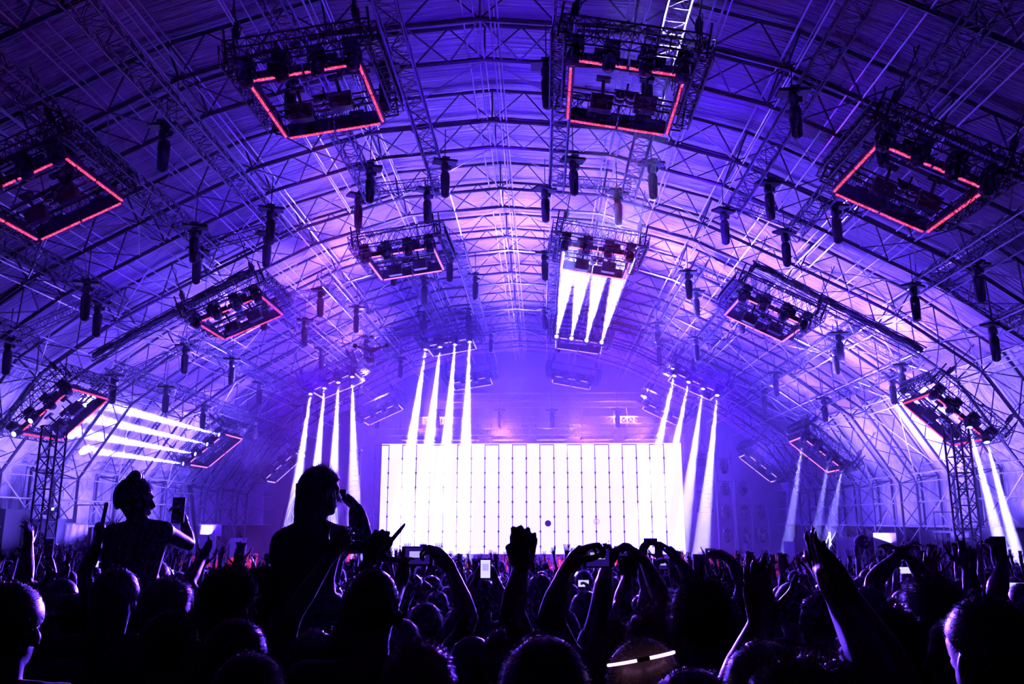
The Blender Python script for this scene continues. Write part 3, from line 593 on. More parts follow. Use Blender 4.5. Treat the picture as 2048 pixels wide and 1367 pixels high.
# ---------------------------------------------------------------- balls over the crowd
M_BALLD = mat('dark_ball', (0.015, 0.01, 0.03), 0.7); M_BALLW = mat('white_ball', (0.85, 0.85, 0.9), 0.4)
_n = M_BALLW.node_tree.nodes; _l = M_BALLW.node_tree.links; _t = _n.new('ShaderNodeBsdfTransparent'); _t.inputs[0].default_value = (0.97, 0.97, 1, 1); _x = _n.new('ShaderNodeMixShader'); _w = _n.new('ShaderNodeLayerWeight'); _w.inputs[0].default_value = 0.25
_l.new(_w.outputs['Facing'], _x.inputs[0]); _l.new(_t.outputs[0], _x.inputs[1]); _l.new(_n['Principled BSDF'].outputs[0], _x.inputs[2]); _l.new(_x.outputs[0], _n['Material Output'].inputs[0])
for px, py, d, r_, m, lb in ((1096, 1046, 45, 0.17, M_BALLD, 'small dark ball flying in front of the white screen'), (1193, 1042, 48, 0.17, M_BALLW, 'small clear white ball flying in front of the screen'), (1724, 1083, 22, 0.19, M_BALLD, 'larger black beach ball above the crowd on the right')):
    mb = MB(); mb.ell((0, 0, 0), r_, 32, 20); me = mb.mesh('ball', m, True); o = obj('beach_ball', me, None, at(px, py, d)); tag(o, lb, 'ball', 'balls in the air')
# ---------------------------------------------------------------- people
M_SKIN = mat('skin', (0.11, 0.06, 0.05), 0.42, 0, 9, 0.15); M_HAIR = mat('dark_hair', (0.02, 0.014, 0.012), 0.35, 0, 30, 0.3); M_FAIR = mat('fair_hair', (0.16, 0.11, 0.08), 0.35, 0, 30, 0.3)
M_CLOTH = mat('dark_cloth', (0.025, 0.022, 0.03), 0.75, 0, 6, 0.3, 0.3); M_CLOTH2 = mat('grey_cloth', (0.07, 0.06, 0.08), 0.8, 0, 6, 0.3, 0.3); M_JEANS = mat('dark_denim', (0.02, 0.02, 0.035), 0.8, 0, 8, 0.2)
M_CAP = mat('cap_cloth', (0.03, 0.03, 0.04), 0.6, 0, 8, 0.2); M_REDC = mat('red_cloth', (0.35, 0.02, 0.03), 0.7, 0, 8, 0.2)
for m_, w_ in ((M_SKIN, 0.35), (M_HAIR, 0.6), (M_FAIR, 0.8), (M_CLOTH, 0.5), (M_CLOTH2, 0.5), (M_CAP, 0.4)):
    b_ = m_.node_tree.nodes['Principled BSDF']; b_.inputs['Sheen Weight'].default_value = w_; b_.inputs['Sheen Roughness'].default_value = 0.35
rnd = random.Random(7)
V = Vector
def loft(mb, rings, n=14):
    """rings: (centre, x radius, y radius[, axis, side]) stacked into a closed tube"""
    vs = []
    for c, rx, ry in rings:
        for i in range(n):
            a = 2*math.pi*i/n; vs.append(V(c)+V((rx*math.cos(a), ry*math.sin(a), 0)))
    m_ = len(rings); fs = [(k*n+i, k*n+(i+1) % n, (k+1)*n+(i+1) % n, (k+1)*n+i) for k in range(m_-1) for i in range(n)]
    fs += [tuple(range(n-1, -1, -1)), tuple(range((m_-1)*n, m_*n))]; mb.add(vs, fs)
def limb(mb, pts, rs, n=10, step=5):
    """tapered limb through joints with rounded joints"""
    P = []; Q = []
    for k in range(len(pts)-1):
        for i in range(step): t = i/step; P.append(V(pts[k]).lerp(V(pts[k+1]), t)); Q.append(rs[k]*(1-t)+rs[k+1]*t)
    P.append(V(pts[-1])); Q.append(rs[-1])
    S = [P[0]]+[(P[i-1]+P[i]*2+P[i+1])/4 for i in range(1, len(P)-1)]+[P[-1]]
    mb.path(S, Q, n)
    for p, r_ in zip(pts, rs): mb.ell(p, r_*0.99, 8, 6)
def frame_of(d, nrm):
    d = V(d).normalized(); nrm = V(nrm); nrm = (nrm-d*nrm.dot(d)).normalized(); s = d.cross(nrm); return d, nrm, s
CURL = {'open': (8, 12, 8, 10), 'relax': (28, 30, 30, 35), 'fist': (88, 92, 90, 92), 'grip': (60, 62, 62, 60), 'point': (4, 92, 92, 92), 'horns': (4, 92, 92, 6), 'two': (4, 6, 92, 92), 'cup': (38, 40, 42, 45)}
def hand(mb, W, d, nrm, pose='open', side=1, s=1.0, spread=1.0, n=7):
    """W wrist, d palm direction, nrm palm normal (curl goes that way), side +1: thumb to d x nrm"""
    d, nrm, sd = frame_of(d, nrm); sd = sd*side; W = V(W)
    for k, (o, w_, t_) in enumerate(((0.0, 0.027, 0.02), (0.02, 0.032, 0.019), (0.05, 0.04, 0.017), (0.08, 0.042, 0.014))):
        for j in (-1, -0.35, 0.35, 1): mb.ell(W+d*(o*s)+sd*(j*(w_-t_)*s), t_*s, 8, 6)
    mb.path([W, W+d*0.045*s, W+d*0.085*s], [0.025*s, 0.028*s, 0.022*s], 10)
    for j in range(-3, 4): mb.path([W+sd*j*0.007*s, W+d*0.088*s+sd*j*0.0105*s], 0.0135*s, 6)
    L = (0.078, 0.086, 0.080, 0.062); cu = CURL[pose]
    for f in range(4):
        off = (0.030, 0.010, -0.010, -0.029)[f]; base = W+d*((0.09, 0.094, 0.09, 0.082)[f]*s)+sd*(off*s)
        dd = (d+sd*((0.16, 0.05, -0.06, -0.18)[f]*spread)).normalized(); a = R(cu[f]); p = base; pts = [p-dd*0.015*s, p]
        tot = 0
        for seg, fr in ((0.46, 0.62), (0.30, 1.0), (0.24, 0.75)):
            tot += a*fr; v = dd*math.cos(tot)+nrm*math.sin(tot); p = p+v*(L[f]*seg*s); pts.append(p)
        mb.path(pts, [0.0095*s, 0.0095*s, 0.0085*s, 0.0078*s, 0.0062*s], n); mb.ell(pts[-1], 0.0065*s, 6, 4)
    b = W+d*0.025*s+sd*0.028*s
    if pose in ('open', 'relax', 'two', 'cup'): tp = [b, b+(d*0.5+sd*0.75+nrm*0.15)*0.04*s, b+(d*0.75+sd*0.85+nrm*0.2)*0.068*s, b+(d*1.05+sd*0.85+nrm*0.2)*0.088*s]
    elif pose == 'point': tp = [b, b+(d*0.25+sd*0.8)*0.035*s, b+(d*0.4+sd*1.0)*0.058*s, b+(d*0.55+sd*1.05)*0.078*s]
    elif pose == 'grip': tp = [b, b+(d*0.7+sd*0.6+nrm*0.3)*0.04*s, b+(d*1.0+sd*0.6+nrm*0.6)*0.06*s, b+(d*1.3+sd*0.5+nrm*0.7)*0.07*s]
    else: tp = [b, b+(d*0.7+sd*0.35+nrm*0.6)*0.04*s, b+(d*0.9-sd*0.1+nrm*1.0)*0.045*s, b+(d*0.9-sd*0.55+nrm*1.1)*0.05*s]
    mb.path(tp, [0.0165*s, 0.0125*s, 0.0105*s, 0.0085*s], n); mb.ell(tp[-1], 0.0085*s, 6, 4)
def remeshed(mb, name, m, vox, mods=True):
    me = mb.mesh(name+'_src'); o = bpy.data.objects.new('tmp', me); C.objects.link(o)
    r_ = o.modifiers.new('r', 'REMESH'); r_.mode = 'VOXEL'; r_.voxel_size = vox; r_.adaptivity = 0
    s_ = o.modifiers.new('s', 'SMOOTH'); s_.iterations = 2; s_.factor = 0.5
    dg = bpy.context.evaluated_depsgraph_get(); out = bpy.data.meshes.new_from_object(o.evaluated_get(dg)); out.name = name
    bpy.data.objects.remove(o); bpy.data.meshes.remove(me); out.materials.clear(); out.materials.append(m)
    out.polygons.foreach_set('use_smooth', [True]*len(out.polygons)); return out
def skeleton(k=1.0, lean=0.0, turn=0.0, sit=None):
    J = dict(pelvis=V((0, 0, 0.96)), waist=V((0, 0.0, 1.10)), chest=V((0, 0.01, 1.28)), neck=V((0, 0.0, 1.47)), head=V((0, 0.02, 1.625)),
             shR=V((0.185, 0, 1.42)), shL=V((-0.185, 0, 1.42)), hipR=V((0.095, 0, 0.93)), hipL=V((-0.095, 0, 0.93)), knR=V((0.11, 0.03, 0.5)), knL=V((-0.11, 0.03, 0.5)),
             anR=V((0.12, -0.02, 0.08)), anL=V((-0.12, -0.02, 0.08)), elR=V((0.25, -0.02, 1.14)), elL=V((-0.25, -0.02, 1.14)), wrR=V((0.25, 0.08, 0.9)), wrL=V((-0.25, 0.08, 0.9)))
    return J
def body_shapes(J, k, bare=False, female=False, hands=(('relax', None, None), ('relax', None, None)), s=1.0, hs=1.0, feet=True, armsc=1.0):
    """returns builders: skin, top, trousers. J in metres for the figure's own frame"""
    sk = MB(); tp = MB(); tr = MB(); up = V((0, 0, 1)); wf = 0.93 if female else 1.0
    pel, wa, ch, ne, hd = J['pelvis'], J['waist'], J['chest'], J['neck'], J['head']
    def torso(mb, e):
        q = lambda a, b, t: a.lerp(b, t)
        loft(mb, [(pel-V((0, 0, 0.10*k)), (0.13*wf+e)*k, (0.10+e)*k), (pel, (0.165*wf+e)*k, (0.115+e)*k), (q(pel, wa, .6), (0.145*wf+e)*k, (0.10+e)*k), (wa, (0.135*wf+e)*k, (0.095+e)*k), (q(wa, ch, .5), (0.15*wf+e)*k, (0.105+e)*k),
                  (ch, (0.168*wf+e)*k, (0.115+e)*k), (q(ch, ne, .45), (0.175*wf+e)*k, (0.10+e)*k), (q(ch, ne, .72), (0.15*wf+e)*k, (0.082+e)*k), (q(ch, ne, .9), (0.085+e)*k, (0.065+e)*k), (ne, (0.058+e*.5)*k, (0.058+e*.5)*k)], 16)
        for a in ('shR', 'shL'):
            mb.path([ch.lerp(ne, .45), J[a]], [(0.07+e)*k, (0.062+e)*k], 10); mb.ell(J[a], (0.063*wf+e)*k, 10, 8)
            mb.path([ne-V((0, 0, 0.02*k)), J[a]+V((0, 0, 0.01*k))], [(0.045+e)*k, (0.048+e)*k], 8)
    torso(sk, 0.0)
    if not bare: torso(tp, 0.014)
    limb(sk, [ne-V((0, 0, 0.04*k)), ne+(hd-ne)*0.55], [0.062*k*wf, 0.056*k*wf], 12, 3)
    # head with face towards +y
    fd = J.get('face', V((0, 1, 0))).normalized(); sdv = fd.cross(up).normalized(); hs_ = k*hs
    M3 = Matrix((sdv, fd, up)).transposed()
    sk.ell(hd+up*0.02*hs_, (0.074*hs_, 0.093*hs_, 0.098*hs_), 18, 14, M3)
    sk.ell(hd+fd*0.018*hs_-up*0.05*hs_, (0.058*hs_, 0.07*hs_, 0.07*hs_), 14, 10, M3)
    sk.ell(hd+fd*0.058*hs_-up*0.095*hs_, (0.026*hs_, 0.024*hs_, 0.02*hs_), 8, 6, M3)
    sk.path([hd+fd*0.088*hs_+up*0.01*hs_, hd+fd*0.104*hs_-up*0.025*hs_, hd+fd*0.092*hs_-up*0.035*hs_], [0.009*hs_, 0.014*hs_, 0.012*hs_], 8)
    sk.ell(hd+fd*0.082*hs_-up*0.062*hs_, (0.024*hs_, 0.012*hs_, 0.009*hs_), 8, 6, M3)
    sk.ell(hd+fd*0.083*hs_+up*0.028*hs_, (0.05*hs_, 0.014*hs_, 0.012*hs_), 8, 6, M3)
    for e_ in (-1, 1):
        sk.ell(hd+sdv*e_*0.085*hs_-fd*0.004*hs_-up*0.018*hs_, (0.013*hs_, 0.02*hs_, 0.031*hs_), 8, 6, M3)
        sk.ell(hd+sdv*e_*0.03*hs_+fd*0.082*hs_+up*0.006*hs_, (0.013*hs_, 0.01*hs_, 0.009*hs_), 8, 6, M3)
    for i, a in enumerate(('R', 'L')):
        sh, el, wr = J['sh'+a], J['el'+a], J['wr'+a]; ak = k*armsc
        limb(sk, [sh, sh.lerp(el, .35), el, el.lerp(wr, .35), wr], [0.056*ak*wf, 0.05*ak*wf, 0.04*ak*wf, 0.041*ak*wf, 0.026*ak*wf], 12, 4)
        if not bare: limb(tp, [sh, sh.lerp(el, .3), sh.lerp(el, .62)], [0.073*k, 0.068*k, 0.066*k], 10, 3)
        pose, d, nrm = hands[i]
        if pose:
            d = (wr-el) if d is None else V(d); nrm = V((0, 1, 0)) if nrm is None else V(nrm)
            if abs(d.normalized().dot(nrm.normalized())) > 0.95: nrm = V((0, 0, 1))
            sg = J.get('thumb'+a, None)
            if sg is None: sg = 1 if a == 'R' else -1; sg = -sg
            hand(sk, wr, d, nrm, pose, sg, ak*J.get('hsc', 1.0), J.get('spread', 1.0))
        hp, kn, an = J['hip'+a], J['kn'+a], J['an'+a]
        limb(sk, [hp, hp.lerp(kn, .4), kn, kn.lerp(an, .3), an], [0.088*k, 0.078*k, 0.054*k, 0.055*k, 0.038*k], 12, 4)
        limb(tr, [hp, hp.lerp(kn, .4), kn, kn.lerp(an, .3), kn.lerp(an, .93)], [0.102*k, 0.09*k, 0.066*k, 0.066*k, 0.055*k], 10, 3)
        if feet:
            f_ = J.get('foot'+a, V((0, 1, -0.05))).normalized(); sk.path([an-V((0, 0, 0.03*k))-f_*0.04*k, an-V((0, 0, 0.035*k))+f_*0.07*k, an-V((0, 0, 0.05*k))+f_*0.17*k], [0.036*k, 0.04*k, 0.026*k], 8)
    loft(tr, [(pel-V((0, 0, 0.13*k)), 0.155*k*wf, 0.115*k), (pel-V((0, 0, 0.04*k)), 0.18*k*wf, 0.13*k), (pel+V((0, 0, 0.07*k)), 0.168*k*wf, 0.122*k)], 14)
    return sk, tp, tr
def hair_mesh(J, k, kind, hs=1.0, dens=1.0):
    mb = MB(); hd = J['head']; up = V((0, 0, 1)); fd = J.get('face', V((0, 1, 0))).normalized(); sdv = fd.cross(up).normalized(); h = k*hs; r_ = random.Random(hash(kind) % 97 if False else len(kind)*7+int(hd.x*100))
    M3 = Matrix((sdv, fd, up)).transposed()
    T = {'buzz': 0.005, 'short': 0.014, 'curly': 0.028, 'long': 0.02, 'pony': 0.014, 'bun': 0.014, 'messy': 0.022, 'cap': 0.016}[kind]
    c = hd+up*0.03*h-fd*0.012*h; rx, ry, rz = (0.077+T)*h, (0.093+T)*h, (0.098+T*0.8)*h; nu, nv = 28, 14; vs = []; fs = []
    def surf(th, a):   # th from the crown; front ends at the forehead, back at the nape
        n1 = noise.noise(V((math.cos(a)*3+hd.x*9, math.sin(a)*3, th*3)))*(0.09 if kind in ('curly', 'messy') else 0.03)
        v = V((rx*math.sin(th)*math.cos(a), ry*math.sin(th)*math.sin(a), rz*math.cos(th)))*(1+n1); return c+M3 @ v
    def lim(a): f = (math.sin(a)+1)/2; return R(132)*(1-f)+R(66)*f   # a = 90 deg is the face
    for j in range(nv+1):
        for i in range(nu): a = 2*math.pi*i/nu; vs.append(surf(lim(a)*(j+0.001)/nv, a))
    fs = [(j*nu+i, (j+1)*nu+i, (j+1)*nu+(i+1) % nu, j*nu+(i+1) % nu) for j in range(nv) for i in range(nu)]; mb.add(vs, fs)
    if kind == 'bun':
        for q in ((0, 0.0, 0.135), (0.03, -0.02, 0.14), (-0.03, 0, 0.13), (0.01, -0.03, 0.12)): mb.ell(hd+sdv*q[0]*h+fd*q[1]*h+up*q[2]*h, 0.035*h, 12, 8)
    if kind == 'pony':
        mb.path([hd-fd*0.1*h+up*0.05*h, hd-fd*0.16*h+up*0.02*h, hd-fd*0.17*h-up*0.1*h, hd-fd*0.13*h-up*0.25*h], [0.025*h, 0.035*h, 0.033*h, 0.008*h], 10)
    if kind == 'long':
        b = hd-fd*0.045*h
        loft(mb, [(b+up*0.05*h, 0.09*h, 0.07*h), (b-up*0.05*h, 0.088*h, 0.065*h), (b-up*0.13*h-fd*0.01, 0.08*h, 0.055*h), (b-up*0.20*h-fd*0.02, 0.075*h, 0.045*h), (b-up*0.27*h-fd*0.025, 0.05*h, 0.03*h)], 18)
    if kind == 'cap':
        pv = [hd+fd*(0.09+0.03*q)*h+up*(0.065-0.006*q*q)*h for q in range(4)]
        for q in range(-3, 4): mb.path([hd+sdv*q*0.02*h+fd*0.085*h+up*0.07*h, hd+sdv*q*0.019*h+fd*(0.165-0.004*q*q)*h+up*0.055*h], 0.008*h, 5)
        mb.ell(hd+up*0.14*h, 0.01*h, 6, 4)
    else:
        N = int({'buzz': 2600, 'short': 3000, 'curly': 4500, 'long': 2200, 'pony': 2000, 'bun': 2200, 'messy': 4000}[kind]*dens); ln = {'buzz': 0.006, 'short': 0.013, 'curly': 0.026, 'long': 0.03, 'pony': 0.014, 'bun': 0.016, 'messy': 0.030}[kind]*h
        for _ in range(N):
            a = r_.uniform(0, 2*math.pi); th = lim(a)*math.sqrt(r_.uniform(0.0, 1)); p = surf(th, a); nn = (p-c).normalized(); tg = (-up-nn*(-up).dot(nn)+V((r_.uniform(-.6, .6), r_.uniform(-.6, .6), 0)))
            mixr = {'buzz': 0.4, 'short': 2.2, 'curly': 0.9, 'long': 3.0, 'pony': 3.0, 'bun': 2.8, 'messy': 1.8}[kind]
            d = (nn+tg*mixr).normalized(); l_ = ln*r_.uniform(0.4, 1.1); q = p+d*l_*0.5+nn*0.002; e = q+(d+V((r_.uniform(-.5, .5), r_.uniform(-.5, .5), r_.uniform(-.6, .2)))*0.8).normalized()*l_*0.5
            s_ = d.cross(nn if abs(d.dot(nn)) < .95 else up).normalized()*0.0008*h
            mb.add([p-s_-nn*0.003, p+s_-nn*0.003, q+s_*.7, q-s_*.7, e], [(0, 1, 2, 3), (3, 2, 4)])
    return mb
HAIRM = {'cap': None}
def person(name, J, k, kind, label, hands, loc=(0, 0, 0), rz=0, group=None, vox=0.011, top=None, hairm=None, bare=False, female=False, hs=1.0, dens=1.0, armsc=1.0, parts=True, cat='person', feet=True):
    t = empty('person', loc, (0, 0, rz)); tag(t, label, cat, group)
    sk, tp, tr = body_shapes(J, k, bare, female, hands, 1.0, hs, feet, armsc)
    part('body', remeshed(sk, 'body', M_SKIN, vox), t)
    if not bare: part('shirt', remeshed(tp, 'shirt', top or M_CLOTH, 0.022), t)
    part('trousers', remeshed(tr, 'trousers', M_JEANS, 0.025), t)
    nm = 'cap' if kind == 'cap' else 'hair'
    part(nm, hair_mesh(J, k, kind, hs, dens).mesh(nm, M_CAP if kind == 'cap' else (hairm or M_HAIR), True), t)
    return t
def scaled(k): J = skeleton(); return {a: v*k for a, v in J.items()}
# ---- the front people, measured one by one: (head top pixel x, y, distance, hair, label, options)
def hero(px, py, d, kind, label, arms=(), **kw):
    top = at(px, py, d); H = top.z-gz(d); k = H/1.755 if kind not in ('bun',) else H/1.80
    k = min(1.16, max(0.8, k)); base = V((top.x, d, top.z-1.755*k)); J = scaled(k); J['head'] = J['head']+V((0, kw.pop('fwd', 0.0), 0))
    hd = [('relax', None, None), ('relax', None, None)]; yaw = kw.pop('turn', 0)
    J['face'] = V((math.sin(R(yaw)), math.cos(R(yaw)), 0))
    for side, (ex, ey, ed), (wx, wy, wd), pose, dirp, nrm in arms:      # elbow pixel + depth, wrist pixel + depth, hand pose, finger-tip pixel, palm normal
        e = at(ex, ey, ed)-base; w_ = at(wx, wy, wd)-base; J['el'+side] = e; J['wr'+side] = w_; sx = 1 if side == 'R' else -1
        J['sh'+side] = J['sh'+side]+V((-0.01*sx, 0.02, 0.05*k)); dv = (at(dirp[0], dirp[1], wd+(dirp[2] if len(dirp) > 2 else 0))-base-w_) if dirp else None
        hd[0 if side == 'R' else 1] = (pose, dv, nrm)
    for key in ('thumbR', 'thumbL', 'hsc', 'spread'):
        if key in kw: J[key] = kw.pop(key)
    if H/1.755 < 0.8: pass
    if arms and d < 4.3: kw.setdefault('vox', 0.0065)
    t = person('person', J, k, kind, label, hd, base, 0, **kw)
    return t
D_ = dict
HEROES = [
 (1090, 1281, 1.80, 'short', 'person seen from behind, biggest short-haired head at the bottom centre', (), D_()),
 (1287, 1283, 2.15, 'short', 'person at the bottom wearing a glowing band over the hair', (), D_(hairm=M_FAIR)),
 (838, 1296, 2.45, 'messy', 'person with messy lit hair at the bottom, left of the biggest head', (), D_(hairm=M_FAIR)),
 (497, 1312, 2.1, 'short', 'person low at the bottom left, only a short-haired crown showing', (), D_()),
 (470, 1243, 2.5, 'short', 'person with a large dark head under the person filming on shoulders', (), D_()),
 (944, 1278, 3.2, 'cap', 'person in a dark cap between two lit heads at the bottom', (), D_()),
 (1655, 1310, 2.9, 'curly', 'person with curly rim-lit hair behind the lowest head on the right', (), D_()),
 (1590, 1337, 1.75, 'curly', 'person whose curly crown just enters the bottom right of centre', (), D_()),
 (1385, 1346, 1.7, 'short', 'person whose blue rimmed crown barely enters the bottom edge', (), D_()),
 (745, 1138, 2.85, 'buzz', 'tall person with a buzz cut and both ears visible, left of centre', (), D_()),
 (232, 1141, 4.0, 'long', 'person with long rim-lit hair below the person with the bun', (), D_(female=True)),
 (336, 1162, 3.9, 'messy', 'person with a wavy fringe of lit hair right of the long-haired head', (), D_(turn=30)),
 (345, 1226, 3.0, 'short', 'person with sloping dark shoulders and a thin straw-like stick by the face', (), D_(turn=35)),
 (462, 1139, 3.3, 'long', 'person with long dark hair close to the left of the filming person', (), D_(female=True, turn=35)),
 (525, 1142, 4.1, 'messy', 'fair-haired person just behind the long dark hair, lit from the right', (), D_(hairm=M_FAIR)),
 (60, 1180, 3.6, 'messy', 'person at the left edge with lit cheek and nose in profile', (), D_(turn=40)),
 (20, 1170, 2.6, 'short', 'person cut by the left edge of the frame, dark and large', (), D_()),
 (1405, 1166, 2.95, 'curly', 'tall person with a big bush of curly hair, right of centre', (), D_()),
 (1307, 1222, 3.2, 'messy', 'person with rim-lit hair right above the glowing band', (), D_(hairm=M_FAIR)),
 (1293, 1187, 4.6, 'short', 'person with a low dark fringe behind the rim-lit head above the glowing band', (), D_()),
 (1120, 1216, 4.0, 'short', 'person with a smooth lit shoulder line behind the biggest head', (), D_()),
 (1172, 1184, 5.0, 'short', 'person with a small round head between the raised arms', (), D_()),
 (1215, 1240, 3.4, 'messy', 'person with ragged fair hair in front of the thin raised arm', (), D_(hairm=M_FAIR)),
 (1080, 1150, 6.2, 'short', 'person with a thin halo of light round the head, right of the fist', (), D_()),
 (850, 1208, 4.4, 'short', 'person with a dark round head below the landscape phone', (), D_()),
 (965, 1160, 5.4, 'short', 'person holding the bright upright phone in front of the screen centre', (('L', (928, 1215, 5.2), (952, 1162, 5.3), 'grip', (961, 1135), (1, 0.2, 0)), ('R', (1012, 1215, 5.2), (992, 1162, 5.3), 'grip', (982, 1135), (-1, 0.2, 0))), D_()),
 (625, 1200, 4.6, 'cap', 'person in a cap turned to the right below the crossed arms', (), D_(turn=50)),
 (1456, 1180, 4.8, 'cap', 'person in a light cap right of the curly head', (), D_(turn=-40)),
 (1585, 1168, 4.6, 'cap', 'person in a cap between the praying hand and the raised palm', (), D_(turn=-30)),
 (1640, 1190, 4.2, 'short', 'person in dark glasses turned aside beneath the big raised hand', (), D_(turn=-60)),
 (1735, 1178, 3.9, 'short', 'person with a wide dark crown under the black ball', (), D_()),
 (1865, 1160, 3.3, 'messy', 'person with lit ear and ragged hair, right side of the crowd', (), D_(turn=-35)),
 (1975, 1200, 2.15, 'short', 'very large dark figure filling the bottom right corner', (), D_(turn=-20)),
 (1915, 1240, 2.9, 'short', 'person with bearded lit profile just left of the large corner figure', (), D_(turn=-70)),
 (1780, 1225, 3.2, 'messy', 'person with lit cheek facing left on the right side', (), D_(turn=-70)),
 # raised arms
 (800, 1240, 3.6, 'short', 'person filming in landscape with a large phone left of the screen centre', (('L', (760, 1260, 3.3), (800, 1170, 3.65), 'grip', (808, 1130), (1, 0.2, 0)), ('R', (938, 1235, 3.4), (902, 1138, 3.6), 'grip', (874, 1105), (-.8, 0.1, .3))), D_(hsc=1.2)),
 (700, 1252, 3.3, 'messy', 'person raising one hand with thumb and finger stretched left of the screen', (('R', (702, 1195, 3.4), (740, 1118, 3.5), 'point', (774, 1062), (0, -1, 0)),), D_(thumbR=1, hsc=1.2)),
 (628, 1262, 3.45, 'short', 'person stretching a thin bent arm up along the back of the filming person', (('L', (583, 1232, 3.3), (660, 1112, 3.45), 'relax', (684, 1082), (0, 1, 0)),), D_(hsc=.9)),
 (1010, 1262, 3.1, 'short', 'person punching a big closed fist up in front of the screen', (('R', (1024, 1225, 3.0), (1043, 1132, 3.15), 'fist', (1047, 1080), (0, -1, 0)),), D_(hsc=1.1, armsc=1.15)),
 (1085, 1262, 2.9, 'short', 'person holding a landscape phone up with one strong bent hand', (('R', (1100, 1240, 2.8), (1134, 1140, 3.0), 'grip', (1160, 1108), (.8, 0, .3)),), D_(hsc=1.0, armsc=1.15)),
 (1240, 1262, 3.5, 'short', 'person holding a phone up with both arms right of the screen centre', (('L', (1203, 1200, 3.3), (1214, 1130, 3.5), 'cup', (1232, 1100), (1, 0, -.2)), ('R', (1325, 1200, 3.3), (1290, 1124, 3.5), 'cup', (1262, 1098), (-1, 0, -.2))), D_(hsc=.9)),
 (1265, 1235, 4.0, 'short', 'person with one thick arm and cuffed sleeve raised before the phone holders', (('R', (1242, 1215, 3.6), (1256, 1152, 3.8), 'fist', (1260, 1120), (0, -1, 0)),), D_(hsc=1.1)),
 (1330, 1200, 4.6, 'short', 'person lifting a small landscape phone highest right of the screen centre', (('L', (1296, 1180, 4.5), (1282, 1118, 4.6), 'grip', (1288, 1090), (.8, 0, .3)),), D_(hsc=.95)),
 (1390, 1215, 4.2, 'short', 'person stretching out a hand with spread thumb right of the screen', (('L', (1392, 1170, 4.1), (1358, 1122, 4.2), 'relax', (1340, 1100), (-.3, 0, -1)),), D_(hsc=.95, thumbL=-1)),
 (1520, 1180, 4.4, 'short', 'person holding a small phone with a bent arm beside the curly head', (('L', (1490, 1172, 4.2), (1462, 1120, 4.3), 'grip', (1436, 1104), (-.3, 0, -1)),), D_(hsc=.9)),
 (1530, 1290, 1.9, 'short', 'person reaching one open hand straight up, red light along the forearm', (('L', (1462, 1390, 1.95), (1520, 1245, 2.1), 'open', (1511, 1100), (0.25, -1, 0)),), D_(thumbL=1, hsc=0.92, spread=0.8)),
 (1690, 1330, 1.8, 'short', 'person pressing flat hands together in a tall raised point', (('L', (1765, 1370, 1.75), (1676, 1205, 1.95), 'open', (1603, 1040), (.9, 0.1, .3)), ('R', (1800, 1360, 1.8), (1704, 1200, 1.97), 'open', (1618, 1042), (-.9, -0.1, -.3))), D_(hsc=.95, spread=0.6)),
 (20, 1205, 4.2, 'short', 'person at the left edge raising a slim open hand before the dark cabin', (('R', (48, 1165, 4.0), (56, 1092, 4.2), 'relax', (60, 1040), (-1, 0, 0)),), D_(hsc=.85)),
 (140, 1190, 4.6, 'short', 'person holding up a dark stick with a bracelet left of the bun', (('R', (168, 1145, 4.5), (198, 1082, 4.6), 'fist', (206, 1050), (-1, 0, 0)),), D_(hsc=.9)),
 (1880, 1190, 4.2, 'messy', 'person spreading one open hand above ragged hair on the right', (('L', (1842, 1200, 4.1), (1858, 1158, 4.2), 'open', (1862, 1095), (0, -1, 0)),), D_(hsc=.85)),
 (1960, 1180, 3.8, 'short', 'person raising a hand to a dark phone near the right edge', (('R', (1992, 1190, 3.7), (2005, 1132, 3.8), 'grip', (2000, 1100), (-1, 0, 0)),), D_(hsc=.9)),
 (1910, 1185, 4.0, 'short', 'person lifting a tall thin hand left of the dark upright phone', (('R', (1948, 1200, 4.0), (1938, 1138, 4.0), 'two', (1932, 1070), (-.5, -1, 0)),), D_(hsc=.9)),
 (1790, 1200, 4.0, 'short', 'person forming a shape with both arms above the head on the right', (('L', (1748, 1160, 4.0), (1788, 1118, 4.0), 'relax', (1800, 1105), (0, 0, -1)), ('R', (1855, 1165, 4.0), (1822, 1118, 4.0), 'relax', (1805, 1105), (0, 0, -1))), D_(hsc=.9)),
 (1167, 1186, 7.2, 'short', 'person low between two raised arms holding a white phone picture', (('R', (1185, 1215, 7.0), (1180, 1185, 7.0), 'grip', (1174, 1170), (-1, 0, 0)),), D_(hsc=.9)),
 (1325, 1150, 6.2, 'short', 'person behind the grey landscape phone picture', (('L', (1300, 1170, 6.0), (1308, 1145, 6.0), 'grip', (1312, 1132), (1, 0, 0)), ('R', (1355, 1170, 6.0), (1345, 1147, 6.0), 'grip', (1340, 1134), (-1, 0, 0))), D_(hsc=.9)),
 (1362, 1172, 5.7, 'messy', 'person lifting the dark upright phone beside the grey phone picture', (('L', (1358, 1205, 5.5), (1354, 1162, 5.5), 'grip', (1351, 1140), (1, 0, 0)),), D_(hsc=.9)),
 (1410, 1160, 5.7, 'cap', 'person in a cap lifting a dark upright phone over the curly head', (('L', (1405, 1190, 5.5), (1400, 1158, 5.5), 'grip', (1398, 1136), (1, 0, 0)),), D_(hsc=.9)),
 (110, 1140, 7.2, 'short', 'person lifting a dark phone left of the spread hands', (('L', (103, 1150, 7.0), (99, 1115, 7.0), 'grip', (98, 1098), (1, 0, 0)),), D_(hsc=.9)),
 (420, 1185, 4.5, 'short', 'person reaching one arm diagonally up left of the filming person', (('R', (372, 1170, 4.4), (402, 1118, 4.6), 'open', (425, 1078), (-.3, -1, .3)),), D_(hsc=.75)),
]
for px, py, d, kind, lb, arms, kw in HEROES: hero(px, py, d, kind, lb, arms, **kw)
